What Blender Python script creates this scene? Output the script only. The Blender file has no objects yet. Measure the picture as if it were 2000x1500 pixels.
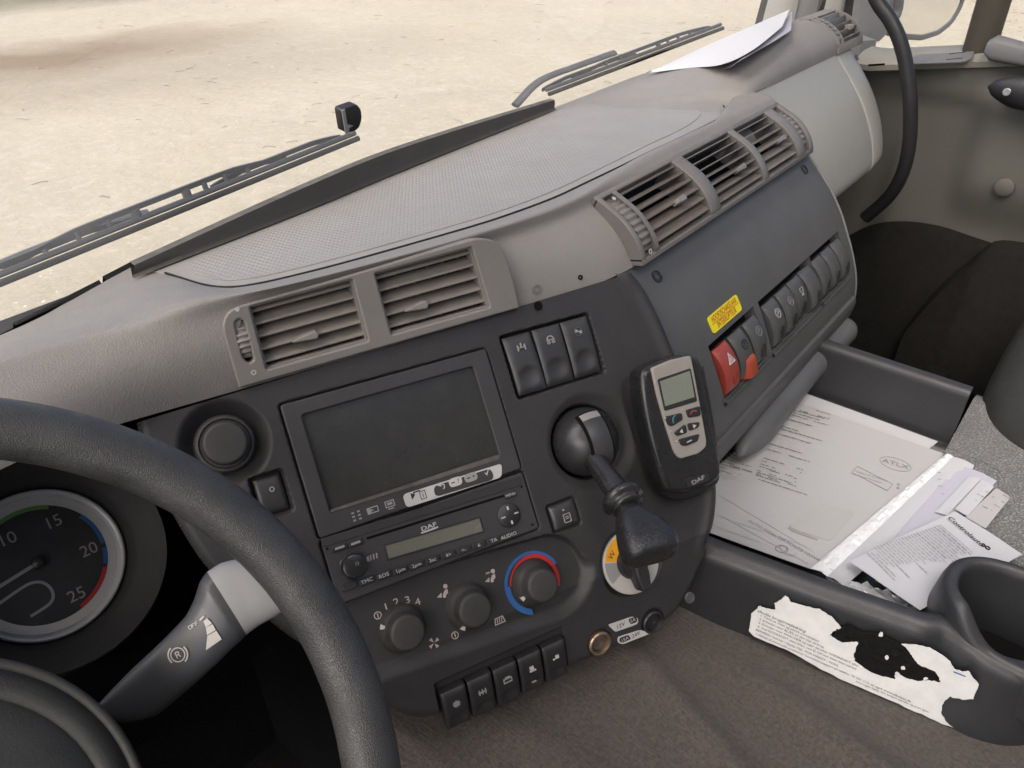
import bpy, bmesh, math, random
import numpy as np
from mathutils import Matrix, Vector
from mathutils.geometry import tessellate_polygon
from mathutils.bvhtree import BVHTree
random.seed(7); rng = np.random.default_rng(7)
sc = bpy.context.scene
COL = sc.collection

# ------------------------------------------------------------------ camera, sky, sun, exposure
# The driver's eye is the origin: X to the passenger side, Y forward, Z up. The yard lies 2.45 m below.
FOC = 1500.0
PITCH, YAW = math.radians(35), math.radians(51)
hd = np.array([math.sin(YAW), math.cos(YAW), 0]); ZZ = np.array([0, 0, 1.0])
CF = math.cos(PITCH)*hd - math.sin(PITCH)*ZZ
CU = math.sin(PITCH)*hd + math.cos(PITCH)*ZZ
CR = np.array([math.cos(YAW), -math.sin(YAW), 0])
cam = bpy.data.cameras.new('camera'); cam.sensor_width = 36; cam.lens = 36*FOC/2000
cam.clip_start = .02; cam.clip_end = 500
co = bpy.data.objects.new('camera', cam); COL.objects.link(co); sc.camera = co
m = Matrix.Identity(4)
for i in range(3):
    m[i][0] = CR[i]; m[i][1] = CU[i]; m[i][2] = -CF[i]
co.matrix_world = m
SUN_EL, SUN_AZ = math.radians(56), math.radians(262)      # azimuth clockwise from +Y: veiled sun on the driver's side
w = bpy.data.worlds.new('World'); sc.world = w; w.use_nodes = True
nt = w.node_tree; sky = nt.nodes.new('ShaderNodeTexSky'); sky.sky_type = 'NISHITA'; sky.sun_disc = False
sky.sun_elevation = SUN_EL; sky.sun_rotation = SUN_AZ
sky.air_density = .6; sky.dust_density = 5.0; sky.ozone_density = .3
nt.links.new(sky.outputs[0], nt.nodes['Background'].inputs[0]); nt.nodes['Background'].inputs[1].default_value = .15
sl = bpy.data.lights.new('sun', 'SUN'); sl.energy = 1.5; sl.angle = math.radians(70); sl.color = (1, .95, .865)
so = bpy.data.objects.new('sun', sl); COL.objects.link(so)
sd = Vector((math.sin(SUN_AZ)*math.cos(SUN_EL), math.cos(SUN_AZ)*math.cos(SUN_EL), math.sin(SUN_EL)))
so.rotation_euler = (sd).to_track_quat('Z', 'Y').to_euler()
sc.view_settings.view_transform = 'Standard'; sc.view_settings.look = 'None'
sc.view_settings.gamma = 1; sc.view_settings.use_curve_mapping = False
sc.view_settings.exposure = 1.2
sc.cycles.max_bounces = 8; sc.cycles.diffuse_bounces = 5; sc.cycles.glossy_bounces = 3
sc.cycles.transparent_max_bounces = 12; sc.cycles.transmission_bounces = 4
sc.cycles.caustics_reflective = False; sc.cycles.caustics_refractive = False
sc.cycles.sample_clamp_indirect = 6

# ------------------------------------------------------------------ geometry helpers
V = lambda *a: np.array(a if len(a) > 1 else a[0], float)
nrm = lambda v: np.asarray(v, float)/np.linalg.norm(v)
def ray(x, y): return ((x-1000)*CR + (750-y)*CU)/FOC + CF
def hit(x, y, p, n):
    r = ray(x, y); return r*(np.dot(p, n)/np.dot(r, n))
def hz(x, y, z): return hit(x, y, V(0, 0, z), ZZ)
def hx(x, y, v): return hit(x, y, V(v, 0, 0), V(1, 0, 0))
def hy(x, y, v): return hit(x, y, V(0, v, 0), V(0, 1, 0))
def proj(P):
    P = np.asarray(P, float); d = P @ CF
    return np.stack([1000+FOC*(P @ CR)/d, 750-FOC*(P @ CU)/d], -1)
def inpoly(q, poly):
    x, y = q; ins = False; n = len(poly)
    for i in range(n):
        (x1, y1), (x2, y2) = poly[i], poly[(i+1) % n]
        if (y1 > y) != (y2 > y) and x < (x2-x1)*(y-y1)/(y2-y1)+x1: ins = not ins
    return ins
def spline(pts, n, closed=False):
    """Catmull-Rom through pts, n samples evenly by parameter of chord length."""
    P = np.array(pts, float)
    if closed: Q = np.vstack([P[-1], P, P[0], P[1]])
    else: Q = np.vstack([2*P[0]-P[1], P, 2*P[-1]-P[-2]])
    k = len(P) if closed else len(P)-1
    seg = np.linalg.norm(np.diff(np.vstack([P, P[:1]]) if closed else P, axis=0), axis=1)
    cum = np.concatenate([[0], np.cumsum(seg)])
    ts = np.linspace(0, cum[-1], n, endpoint=not closed)
    out = []
    for t in ts:
        i = min(int(np.searchsorted(cum, t, side='right')-1), k-1)
        u = (t-cum[i])/max(seg[i], 1e-9)
        a, b, c, d = Q[i], Q[i+1], Q[i+2], Q[i+3]
        out.append(.5*((2*b)+(-a+c)*u+(2*a-5*b+4*c-d)*u*u+(-a+3*b-3*c+d)*u**3))
    return np.array(out)
class Fr:
    """A plane in the cab: origin, x axis, y axis; px() finds where a sight line meets it."""
    def __init__(s, o, x, y):
        s.o = V(o); s.x = nrm(x); y = V(y)-np.dot(y, s.x)*s.x; s.y = nrm(y); s.z = np.cross(s.x, s.y)
    def px(s, x, y, h=0.):
        P = hit(x, y, s.o+s.z*h, s.z)-s.o
        return (float(P @ s.x), float(P @ s.y))
    def w(s, a, b, h=0.): return s.o+a*s.x+b*s.y+h*s.z
    def M(s):
        M = Matrix.Identity(4)
        for i in range(3): M[i][0] = s.x[i]; M[i][1] = s.y[i]; M[i][2] = s.z[i]; M[i][3] = s.o[i]
        return M
    def at(s, a, b, h=0., rot=0.):
        c, n = math.cos(rot), math.sin(rot)
        return Fr(s.w(a, b, h), c*s.x+n*s.y, -n*s.x+c*s.y)
class G:
    """Collects faces; becomes one mesh."""
    def __init__(s): s.v = []; s.f = []
    def add(s, v, f):
        o = len(s.v); s.v += [tuple(map(float, p)) for p in v]; s.f += [tuple(i+o for i in q) for q in f]; return s
    def tf(s, M):
        s.v = [tuple(M @ Vector(p)) for p in s.v]; return s
def grid(P, closed_u=False, closed_v=False, flip=False):
    P = np.asarray(P); a, b = P.shape[:2]; f = []
    for i in range(a if closed_u else a-1):
        for j in range(b if closed_v else b-1):
            q = (i*b+j, ((i+1) % a)*b+j, ((i+1) % a)*b+(j+1) % b, i*b+(j+1) % b)
            f.append(q[::-1] if flip else q)
    return P.reshape(-1, 3), f
def tube(path, r, seg=14, caps=True, sq=1.0):
    path = np.asarray(path, float); n = len(path); rr = np.full(n, r) if np.isscalar(r) else np.asarray(r, float)
    T = np.gradient(path, axis=0); T /= np.linalg.norm(T, axis=1)[:, None]+1e-12
    up = V(0, 0, 1) if abs(T[0][2]) < .9 else V(1, 0, 0)
    A = nrm(np.cross(up, T[0])); rings = []
    for i in range(n):
        A = A-np.dot(A, T[i])*T[i]; A = nrm(A); B = np.cross(T[i], A)
        th = np.linspace(0, 2*math.pi, seg, endpoint=False)
        rings.append(path[i]+rr[i]*(np.cos(th)[:, None]*A+sq*np.sin(th)[:, None]*B))
    v, f = grid(np.array(rings), closed_v=True, flip=True)
    if caps: f += [tuple(range(seg)), tuple(range((n-1)*seg, n*seg))[::-1]]
    return v, f
def lathe(prof, seg=40, cap=True):
    th = np.linspace(0, 2*math.pi, seg, endpoint=False)
    P = np.array([[(r*math.cos(t), r*math.sin(t), z) for t in th] for r, z in prof])
    v, f = grid(P, closed_v=True, flip=True)
    if cap: f.append(tuple(range((len(prof)-1)*seg, len(prof)*seg)))
    return v, f
def area2(p): return sum(p[i][0]*p[(i+1) % len(p)][1]-p[(i+1) % len(p)][0]*p[i][1] for i in range(len(p)))
def roundpoly(p, r, n=5):
    out = []; N = len(p)
    for i in range(N):
        a, b, c = V(p[i-1]), V(p[i]), V(p[(i+1) % N])
        d1, d2 = nrm(a-b), nrm(c-b)
        rr = min(r, .48*np.linalg.norm(a-b), .48*np.linalg.norm(c-b))
        for k in range(n+1):
            t = k/n; out.append(tuple((1-t)**2*(b+d1*rr)+2*t*(1-t)*b+t*t*(b+d2*rr)))
    return out
def inset(p, d):
    """Move a counter-clockwise loop inwards by d."""
    N = len(p); out = []
    for i in range(N):
        a, b, c = V(p[i-1]), V(p[i]), V(p[(i+1) % N])
        e1, e2 = b-a, c-b
        l1, l2 = np.linalg.norm(e1), np.linalg.norm(e2)
        if l1 < 1e-9 or l2 < 1e-9: out.append(tuple(b)); continue
        n1 = V(-e1[1], e1[0])/l1; n2 = V(-e2[1], e2[0])/l2
        q = n1+n2; k = np.dot(q, q)
        if k < .3: q = n1; k = 1.0
        else: q = q*2/k
        out.append(tuple(b+q*d))
    return out
def plate(polys, z0, z1, bev=0.0, seg=2, back=False):
    """Extruded plate; polys[0] outline, the rest holes."""
    g = G(); tops = []
    for k, p in enumerate(polys):
        p = [tuple(q) for q in p]
        if area2(p) < 0: p = p[::-1]
        hole = k > 0; rings = [(p, z0)]
        if bev > 0:
            for s in range(seg+1):
                a = s/seg*math.pi/2
                rings.append((inset(p, (bev*(1-math.cos(a)))*(-1 if hole else 1)), z1-bev+bev*math.sin(a)))
        else: rings.append((p, z1))
        P = np.array([[(x, y, z) for x, y in r] for r, z in rings])
        v, f = grid(P, closed_v=True, flip=not hole); g.add(v, f); tops.append(rings[-1][0])
    flat = [Vector((x, y, 0)) for t in tops for x, y in t]
    tri = tessellate_polygon([[Vector((x, y, 0)) for x, y in t] for t in tops])
    fs = []
    for t in tri:
        a, b, c = (flat[i] for i in t)
        fs.append(t if (b-a).cross(c-a).z > 0 else t[::-1])
    g.add([(q.x, q.y, z1) for q in flat], fs)
    if back: g.add([(q.x, q.y, z0) for q in flat], [t[::-1] for t in fs])
    return g
def rect(cx, cy, wd, ht, r=0, n=5):
    p = [(cx-wd/2, cy-ht/2), (cx+wd/2, cy-ht/2), (cx+wd/2, cy+ht/2), (cx-wd/2, cy+ht/2)]
    return roundpoly(p, r, n) if r else p
def disc(cx, cy, r, n=32, a0=0, a1=2*math.pi):
    full = abs(a1-a0-2*math.pi) < 1e-6
    return [(cx+r*math.cos(a0+(a1-a0)*i/(n if full else n-1)), cy+r*math.sin(a0+(a1-a0)*i/(n if full else n-1))) for i in range(n)]
def arcband(cx, cy, r0, r1, a0, a1, n=24):
    return disc(cx, cy, r1, n, a0, a1)+disc(cx, cy, r0, n, a0, a1)[::-1]
def box(x0, x1, y0, y1, z0, z1):
    v = [(x, y, z) for x in (x0, x1) for y in (y0, y1) for z in (z0, z1)]
    return v, [(0, 1, 3, 2), (4, 6, 7, 5), (0, 4, 5, 1), (2, 3, 7, 6), (0, 2, 6, 4), (1, 5, 7, 3)]
sstep = lambda a, b, x: (lambda t: t*t*(3-2*t))(np.clip((x-a)/(b-a), 0, 1))

# ------------------------------------------------------------------ materials
MATS = {}
def mat(name, col, rough=.5, spec=.5, metal=0., var=.08, vscale=14., grain=None, coat=0., speck=0., rvar=.08, groove=0., sheen=0., dust=0.):
    """Plastic / cloth / paint. grain = list of (kind, scale per metre, strength, distance)."""
    if name in MATS: return MATS[name]
    M = bpy.data.materials.new(name); M.use_nodes = True; n = M.node_tree; L = n.links.new
    b = n.nodes['Principled BSDF']; b.inputs['Roughness'].default_value = rough
    b.inputs['Specular IOR Level'].default_value = spec; b.inputs['Metallic'].default_value = metal
    b.inputs['Sheen Weight'].default_value = sheen; b.inputs['Sheen Roughness'].default_value = .4; b.inputs['Coat Weight'].default_value = coat; b.inputs['Coat Roughness'].default_value = .15
    tc = n.nodes.new('ShaderNodeTexCoord'); C = tc.outputs['Object']
    nz = n.nodes.new('ShaderNodeTexNoise'); nz.inputs['Scale'].default_value = vscale; nz.inputs['Detail'].default_value = 6
    nz.inputs['Roughness'].default_value = .65; L(C, nz.inputs['Vector'])
    mx = n.nodes.new('ShaderNodeMix'); mx.data_type = 'RGBA'
    mx.inputs[6].default_value = [c*(1-var) for c in col]+[1]; mx.inputs[7].default_value = [min(1, c*(1+var)) for c in col]+[1]
    mr = n.nodes.new('ShaderNodeMapRange'); mr.inputs[1].default_value = .3; mr.inputs[2].default_value = .7
    L(nz.outputs[0], mr.inputs[0]); L(mr.outputs[0], mx.inputs[0]); out = mx.outputs[2]
    if speck:
        n2 = n.nodes.new('ShaderNodeTexNoise'); n2.inputs['Scale'].default_value = 420; n2.inputs['Detail'].default_value = 3; L(C, n2.inputs['Vector'])
        r2 = n.nodes.new('ShaderNodeMapRange'); r2.inputs[1].default_value = .66; r2.inputs[2].default_value = .74; r2.inputs[4].default_value = speck
        L(n2.outputs[0], r2.inputs[0]); m2 = n.nodes.new('ShaderNodeMix'); m2.data_type = 'RGBA'
        L(r2.outputs[0], m2.inputs[0]); L(out, m2.inputs[6]); m2.inputs[7].default_value = (.45, .43, .4, 1); out = m2.outputs[2]
    if dust:        # fine settled dust, patchy, on surfaces that face up
        ge = n.nodes.new('ShaderNodeNewGeometry'); sx_ = n.nodes.new('ShaderNodeSeparateXYZ'); L(ge.outputs['Normal'], sx_.inputs[0])
        d1 = n.nodes.new('ShaderNodeMapRange'); d1.inputs[1].default_value = .25; d1.inputs[2].default_value = 1.; L(sx_.outputs[2], d1.inputs[0])
        d2_ = n.nodes.new('ShaderNodeTexNoise'); d2_.inputs['Scale'].default_value = 38; d2_.inputs['Detail'].default_value = 9; d2_.inputs['Roughness'].default_value = .72; L(ge.outputs['Position'], d2_.inputs['Vector'])
        d3 = n.nodes.new('ShaderNodeMapRange'); d3.inputs[1].default_value = .35; d3.inputs[2].default_value = .75; d3.inputs[3].default_value = dust*.35; d3.inputs[4].default_value = dust*2; L(d2_.outputs[0], d3.inputs[0])
        d4 = n.nodes.new('ShaderNodeMath'); d4.operation = 'MULTIPLY'; L(d1.outputs[0], d4.inputs[0]); L(d3.outputs[0], d4.inputs[1])
        dm = n.nodes.new('ShaderNodeMix'); dm.data_type = 'RGBA'; L(d4.outputs[0], dm.inputs[0]); L(out, dm.inputs[6]); dm.inputs[7].default_value = (.36, .325, .275, 1); out = dm.outputs[2]
    L(out, b.inputs['Base Color'])
    rr = n.nodes.new('ShaderNodeMapRange'); rr.inputs[1].default_value = .3; rr.inputs[2].default_value = .7
    rr.inputs[3].default_value = max(.03, rough-rvar); rr.inputs[4].default_value = min(1, rough+rvar)
    n3 = n.nodes.new('ShaderNodeTexNoise'); n3.inputs['Scale'].default_value = vscale*2.7; n3.inputs['Detail'].default_value = 5; L(C, n3.inputs['Vector'])
    L(n3.outputs[0], rr.inputs[0]); L(rr.outputs[0], b.inputs['Roughness'])
    prev = None
    for kind, scale, strength, dist in (grain or []):
        if kind == 'noise':
            t = n.nodes.new('ShaderNodeTexNoise'); t.inputs['Scale'].default_value = scale; t.inputs['Detail'].default_value = 4; L(C, t.inputs['Vector']); hgt = t.outputs[0]
        elif kind in ('leather', 'pebble'):
            d = n.nodes.new('ShaderNodeTexNoise'); d.inputs['Scale'].default_value = scale*.6; d.inputs['Detail'].default_value = 3; L(C, d.inputs['Vector'])
            ad = n.nodes.new('ShaderNodeVectorMath'); ad.operation = 'MULTIPLY_ADD'
            ad.inputs[1].default_value = (1.6/scale,)*3; L(d.outputs['Color'], ad.inputs[0])
            mp = n.nodes.new('ShaderNodeMapping'); mp.inputs['Scale'].default_value = (1, 1, .5) if kind == 'leather' else (1, 1, 1)
            L(C, mp.inputs['Vector']); L(mp.outputs[0], ad.inputs[2])
            t = n.nodes.new('ShaderNodeTexVoronoi'); t.feature = 'DISTANCE_TO_EDGE'; t.inputs['Scale'].default_value = scale; L(ad.outputs[0], t.inputs['Vector'])
            r = n.nodes.new('ShaderNodeMapRange'); r.inputs[1].default_value = 0; r.inputs[2].default_value = .32; r.interpolation_type = 'SMOOTHSTEP'
            L(t.outputs['Distance'], r.inputs[0]); hgt = r.outputs[0]
            if groove:      # darker colour in the grooves of the moulded pebble pattern
                gm = n.nodes.new('ShaderNodeMix'); gm.data_type = 'RGBA'; gr = n.nodes.new('ShaderNodeMapRange'); gr.inputs[1].default_value = .05; gr.inputs[2].default_value = .75; gr.inputs[3].default_value = groove; gr.inputs[4].default_value = 0
                L(hgt, gr.inputs[0]); L(gr.outputs[0], gm.inputs[0]); L(out, gm.inputs[6]); gm.inputs[7].default_value = (.05, .05, .048, 1); L(gm.outputs[2], b.inputs['Base Color'])
        elif kind == 'dots':
            mp = n.nodes.new('ShaderNodeMapping'); mp.inputs['Rotation'].default_value = (0, 0, math.radians(45)); mp.inputs['Scale'].default_value = (scale,)*3
            L(C, mp.inputs['Vector']); sx = n.nodes.new('ShaderNodeSeparateXYZ'); L(mp.outputs[0], sx.inputs[0])
            s1 = n.nodes.new('ShaderNodeMath'); s1.operation = 'SINE'; L(sx.outputs[0], s1.inputs[0])
            s2 = n.nodes.new('ShaderNodeMath'); s2.operation = 'SINE'; L(sx.outputs[1], s2.inputs[0])
            mu = n.nodes.new('ShaderNodeMath'); mu.operation = 'MULTIPLY'; L(s1.outputs[0], mu.inputs[0]); L(s2.outputs[0], mu.inputs[1])
            r = n.nodes.new('ShaderNodeMapRange'); r.inputs[1].default_value = .05; r.inputs[2].default_value = .7; L(mu.outputs[0], r.inputs[0]); hgt = r.outputs[0]
        elif kind == 'felt':
            mp = n.nodes.new('ShaderNodeMapping'); mp.inputs['Rotation'].default_value = (0, 0, math.radians(24)); mp.inputs['Scale'].default_value = (1, .28, 1); L(C, mp.inputs['Vector'])
            t = n.nodes.new('ShaderNodeTexNoise'); t.inputs['Scale'].default_value = scale; t.inputs['Detail'].default_value = 5; t.inputs['Roughness'].default_value = .7; L(mp.outputs[0], t.inputs['Vector']); hgt = t.outputs[0]
        bp = n.nodes.new('ShaderNodeBump'); bp.inputs['Strength'].default_value = strength; bp.inputs['Distance'].default_value = dist
        L(hgt, bp.inputs['Height'])
        if prev: L(prev, bp.inputs['Normal'])
        prev = bp.outputs[0]
    if prev: L(prev, b.inputs['Normal'])
    MATS[name] = M; return M
FINE = [('noise', 1400, .25, .0004)]
LEATHER = [('leather', 480, .3, .0005), ('noise', 1500, .2, .0003)]
m_pad = mat('taupe leather-grain vinyl', (.245, .231, .214), .5, .4, var=.07, vscale=7, grain=LEATHER, dust=0.14)
m_padf = mat('taupe fine-grain vinyl', (.205, .185, .17), .55, .4, var=.06, vscale=7, grain=[('noise', 900, .5, .0005)], dust=0.14)
m_vent = mat('taupe satin plastic', (.198, .184, .17), .42, .45, var=.05, grain=FINE, speck=.05, dust=0.14)
m_slat = mat('warm grey slat plastic', (.175, .158, .138), .38, .5, var=.08, vscale=40, grain=FINE, speck=.10, dust=0.2)
m_ventR = mat('grey satin plastic', (.15, .14, .13), .42, .45, var=.05, grain=FINE, speck=.05, dust=0.16)
m_mat = mat('studded grey rubber', (.30, .292, .275), .55, .35, var=.07, vscale=6, grain=[('dots', 800, .4, .002), ('noise', 900, .2, .0003)], dust=0.2)
m_matf = mat('smooth grey rubber', (.285, .277, .26), .55, .35, var=.06, vscale=6, grain=FINE, dust=0.25)
m_rim = mat('dark grey soft plastic', (.075, .072, .066), .65, .3, var=.08, grain=[('noise', 900, .4, .0005)], dust=0.2)
m_con = mat('charcoal dash plastic', (.031, .030, .031), .5, .3, var=.1, vscale=9, grain=[('noise', 1100, .35, .0004)], speck=.05, rvar=.1, dust=.022)
m_panel = mat('slate dash plastic', (.082, .083, .081), .5, .35, var=.1, vscale=9, grain=[('noise', 1100, .4, .0004)], speck=.05, dust=.022)
m_bez = mat('anthracite bezel plastic', (.040, .038, .040), .42, .35, var=.1, grain=FINE, speck=.05, dust=.022)
m_blk = mat('black moulded plastic', (.018, .018, .019), .42, .5, var=.15, vscale=20, grain=FINE, speck=.04, dust=.022)
m_blks = mat('black shiny plastic', (.014, .014, .015), .25, .5, var=.15, vscale=25, grain=[('noise', 300, .12, .0006)], dust=0.03)
m_sw = mat('grey-black switch plastic', (.03, .03, .031), .42, .5, var=.12, vscale=30, grain=FINE, speck=.05, dust=.022)
m_swg = mat('slate switch plastic', (.058, .06, .059), .4, .5, var=.12, vscale=30, grain=FINE, speck=.05, dust=.022)
m_void = mat('matt black cavity', (.006, .006, .006), .9, .1)
m_knob = mat('soft-touch knob rubber', (.034, .032, .031), .55, .4, var=.1, vscale=30, grain=FINE, speck=.05, dust=.022)
m_wheel = mat('worn black leather', (.048, .048, .046), .42, .5, var=.25, vscale=22, grain=[('leather', 800, .45, .0004), ('noise', 70, .15, .002)], rvar=.14, dust=.022)
m_hub = mat('dark green-grey vinyl', (.036, .037, .034), .6, .35, var=.12, grain=[('noise', 600, .4, .0006)], dust=.022)
m_lcd = mat('dead lcd glass', (.135, .137, .11), .22, .5, var=.04, vscale=12)
m_lcdp = mat('handset lcd glass', (.19, .205, .165), .2, .5, var=.04, vscale=12)
m_scr = mat('smudged dark screen glass', (.024, .025, .024), .26, .4, var=.08, vscale=4, rvar=.04, dust=.05)
m_silv = mat('champagne silver paint', (.37, .34, .30), .42, .5, metal=.35, var=.05, vscale=40)
m_alu = mat('satin silver plastic', (.36, .36, .355), .6, .5, metal=.25, var=.04)
m_stalk = mat('blue-grey satin plastic', (.05, .052, .056), .38, .5, var=.1, grain=FINE, dust=.022)
m_wht = mat('white print', (.47, .46, .44), .5, .3, var=.05)
m_grey = mat('grey print', (.28, .275, .265), .5, .3, var=.05)
m_pink = mat('pale pink print', (.42, .36, .345), .5, .3, var=.05)
m_red = mat('red hazard plastic', (.28, .045, .032), .38, .5, var=.12, vscale=40, grain=FINE)
m_org = mat('orange-red cover plastic', (.34, .058, .025), .35, .5, var=.12, vscale=40)
m_redp = mat('red print', (.42, .022, .02), .45, .4, var=.05)
m_blup = mat('blue print', (.025, .10, .27), .45, .4, var=.05)
m_grnp = mat('green print', (.12, .25, .06), .45, .4, var=.05)
m_ambr = mat('amber print', (.75, .34, .02), .45, .4, var=.05)
m_yel = mat('yellow sticker film', (.78, .66, .015), .35, .5, var=.04)
m_ink = mat('black ink', (.03, .03, .032), .6, .2, var=.1)
m_inkg = mat('grey toner', (.22, .22, .23), .6, .2, var=.2, vscale=90)
m_inkl = mat('faint toner', (.36, .36, .365), .6, .2, var=.2, vscale=90)
m_paper = mat('white office paper', (.425, .42, .415), .6, .25, var=.02, vscale=10, grain=[('noise', 25, .15, .004)])
m_paper2 = mat('cool white paper', (.50, .505, .52), .6, .25, var=.02, vscale=10, grain=[('noise', 25, .15, .004)])
m_lav = mat('lavender paper', (.46, .455, .52), .6, .25, var=.02, vscale=10)
m_film = mat('clear sleeve edge film', (.76, .77, .77), .18, .5, var=.05, vscale=60, grain=[('noise', 120, .6, .003)])
m_brass = mat('worn brass ring', (.33, .25, .17), .35, .5, metal=.8, var=.25, vscale=60)
m_steel = mat('dull steel', (.22, .22, .22), .35, .5, metal=.9, var=.15, vscale=60)
m_glove = mat('pale grey soft plastic', (.34, .34, .31), .5, .35, var=.04, vscale=5, grain=FINE, dust=0.1)
m_gpad = mat('grey leather-grain vinyl', (.25, .235, .215), .5, .4, var=.06, vscale=7, grain=LEATHER, dust=0.14)
m_door = mat('olive-grey door vinyl', (.112, .108, .094), .6, .35, var=.06, vscale=4, grain=[('noise', 700, .4, .0005)])
m_doorl = mat('pale beige door plastic', (.30, .285, .24), .5, .4, var=.05, vscale=6, grain=FINE)
m_doorc = mat('dark door carpet', (.014, .0135, .012), .95, .1, var=.2, vscale=60, grain=[('noise', 500, .6, .002)])
m_capg = mat('mid grey trim plastic', (.17, .17, .17), .5, .4, var=.05, grain=FINE, dust=0.15)
m_floor = mat('dark footwell carpet', (.010, .010, .0095), .95, .1, var=.2, vscale=50, grain=[('noise', 400, .6, .003)])
m_tray = mat('black tray plastic', (.026, .027, .029), .42, .5, var=.12, vscale=12, grain=[('noise', 900, .35, .0005)], speck=.06, dust=.022)
m_seat = mat('dark grey seat cloth', (.034, .035, .034), .85, .2, var=.15, vscale=30, grain=[('noise', 700, .5, .001)])
m_carpet = mat('brown-grey felt carpet', (.112, .094, .080), .85, .2, var=.4, vscale=260, grain=[('felt', 330, 1.0, .006), ('noise', 1300, .5, .002)], sheen=.2)
m_vinyl = mat('pebbled grey vinyl', (.36, .36, .35), .5, .4, var=.06, vscale=10, grain=[('pebble', 300, .8, .003)], groove=.6)
m_stick = mat('white torn label', (.72, .715, .69), .6, .3, var=.09, vscale=45)
m_pill = mat('pillar trim plastic', (.38, .37, .33), .55, .3, var=.04, grain=FINE)
m_mirw = mat('white mirror shell', (.65, .65, .64), .4, .4, var=.04)
m_rub = mat('black rubber seal', (.02, .02, .019), .75, .2, var=.1)
m_wipe = mat('weathered wiper metal', (.045, .047, .05), .4, .5, var=.2, vscale=30, grain=FINE)
m_roof = mat('light headlining', (.5, .49, .46), .9, .1, var=.04)
m_mirg = mat('mirror glass', (.8, .8, .8), .04, .5, metal=1, var=.0, rvar=.01)
def glass_mat(name, dust, tint=(1, 1, 1)):
    M = bpy.data.materials.new(name); M.use_nodes = True; n = M.node_tree; n.nodes.clear(); L = n.links.new
    o = n.nodes.new('ShaderNodeOutputMaterial'); tr = n.nodes.new('ShaderNodeBsdfTransparent'); tr.inputs[0].default_value = (*tint, 1)
    gl = n.nodes.new('ShaderNodeBsdfGlossy'); gl.inputs['Roughness'].default_value = .02
    lw = n.nodes.new('ShaderNodeLayerWeight'); lw.inputs[0].default_value = .5
    pw = n.nodes.new('ShaderNodeMath'); pw.operation = 'POWER'; pw.inputs[1].default_value = 5; L(lw.outputs['Facing'], pw.inputs[0])
    fr = n.nodes.new('ShaderNodeMath'); fr.operation = 'MULTIPLY_ADD'; fr.inputs[1].default_value = .9; fr.inputs[2].default_value = .05; L(pw.outputs[0], fr.inputs[0])
    a = n.nodes.new('ShaderNodeMixShader'); L(fr.outputs[0], a.inputs[0]); L(tr.outputs[0], a.inputs[1]); L(gl.outputs[0], a.inputs[2])
    df = n.nodes.new('ShaderNodeBsdfDiffuse'); df.inputs[0].default_value = (.8, .78, .72, 1)
    tl = n.nodes.new('ShaderNodeBsdfTranslucent'); tl.inputs[0].default_value = (.85, .82, .74, 1)
    dd = n.nodes.new('ShaderNodeAddShader'); L(df.outputs[0], dd.inputs[0]); L(tl.outputs[0], dd.inputs[1])
    tc = n.nodes.new('ShaderNodeTexCoord'); nz = n.nodes.new('ShaderNodeTexNoise'); nz.inputs['Scale'].default_value = 2.2; nz.inputs['Detail'].default_value = 9; nz.inputs['Distortion'].default_value = 1.2
    L(tc.outputs['Object'], nz.inputs['Vector']); r = n.nodes.new('ShaderNodeMapRange'); r.inputs[1].default_value = .3; r.inputs[2].default_value = .8
    r.inputs[3].default_value = dust*.5; r.inputs[4].default_value = dust*1.6; L(nz.outputs[0], r.inputs[0])
    b = n.nodes.new('ShaderNodeMixShader'); L(r.outputs[0], b.inputs[0]); L(a.outputs[0], b.inputs[1]); L(dd.outputs[0], b.inputs[2])
    L(b.outputs[0], o.inputs[0]); return M
m_wind = glass_mat('dusty hazed windscreen glass', .10)  # dust film also carries the hazy glare as a diffuse veil
m_side = glass_mat('side window glass', .02)
m_sleeve = glass_mat('clear plastic sleeve', .03)

# ------------------------------------------------------------------ object helpers
TXT = []
def mk(name, v, f, m, smooth=True, ang=38):
    me = bpy.data.meshes.new(name); me.from_pydata([tuple(map(float, p)) for p in v], [], [tuple(map(int, q)) for q in f]); me.validate(); me.update()
    me.materials.append(m)
    if smooth:
        me.polygons.foreach_set('use_smooth', [True]*len(me.polygons)); me.set_sharp_from_angle(angle=math.radians(ang))
    o = bpy.data.objects.new(name, me); COL.objects.link(o); return o
class Thing:
    """An Empty at the thing's base; parts are its children, given in its own frame (or world=True)."""
    def __init__(s, name, label, cat, fr=None, loc=(0, 0, 0), group=None, kind=None):
        s.fr = fr or Fr(loc, (1, 0, 0), (0, 1, 0)); s.M = s.fr.M(); s.Mi = s.M.inverted()
        s.o = bpy.data.objects.new(name, None); COL.objects.link(s.o); s.o.matrix_world = s.M; s.o.empty_display_size = .02
        if label: s.o['label'] = label
        if cat: s.o['category'] = cat
        if group: s.o['group'] = group
        if kind: s.o['kind'] = kind
    def part(s, name, vf, m, world=False, parent=None, label=None, smooth=True, ang=38, at=None):
        v, f = (vf.v, vf.f) if isinstance(vf, G) else vf
        if world: v = [tuple(s.Mi @ Vector(tuple(map(float, p)))) for p in v]
        o = mk(name, v, f, m, smooth, ang); o.parent = parent or s.o
        if label: o['label'] = label
        if name.endswith('print') and len(f) > 8: o['kind'] = 'stuff'
        return o
    def plate(s, name, polys, z0, z1, m, bev=0., parent=None, label=None, seg=2):
        return s.part(name, plate(polys, z0, z1, bev, seg), m, parent=parent, label=label)
    def text(s, name, string, size, x, y, z, m, rot=0., parent=None, align='CENTER', squash=1., bold=0.):
        TXT.append((s, name, string, size, x, y, z, m, rot, parent, align, squash, bold))
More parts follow.
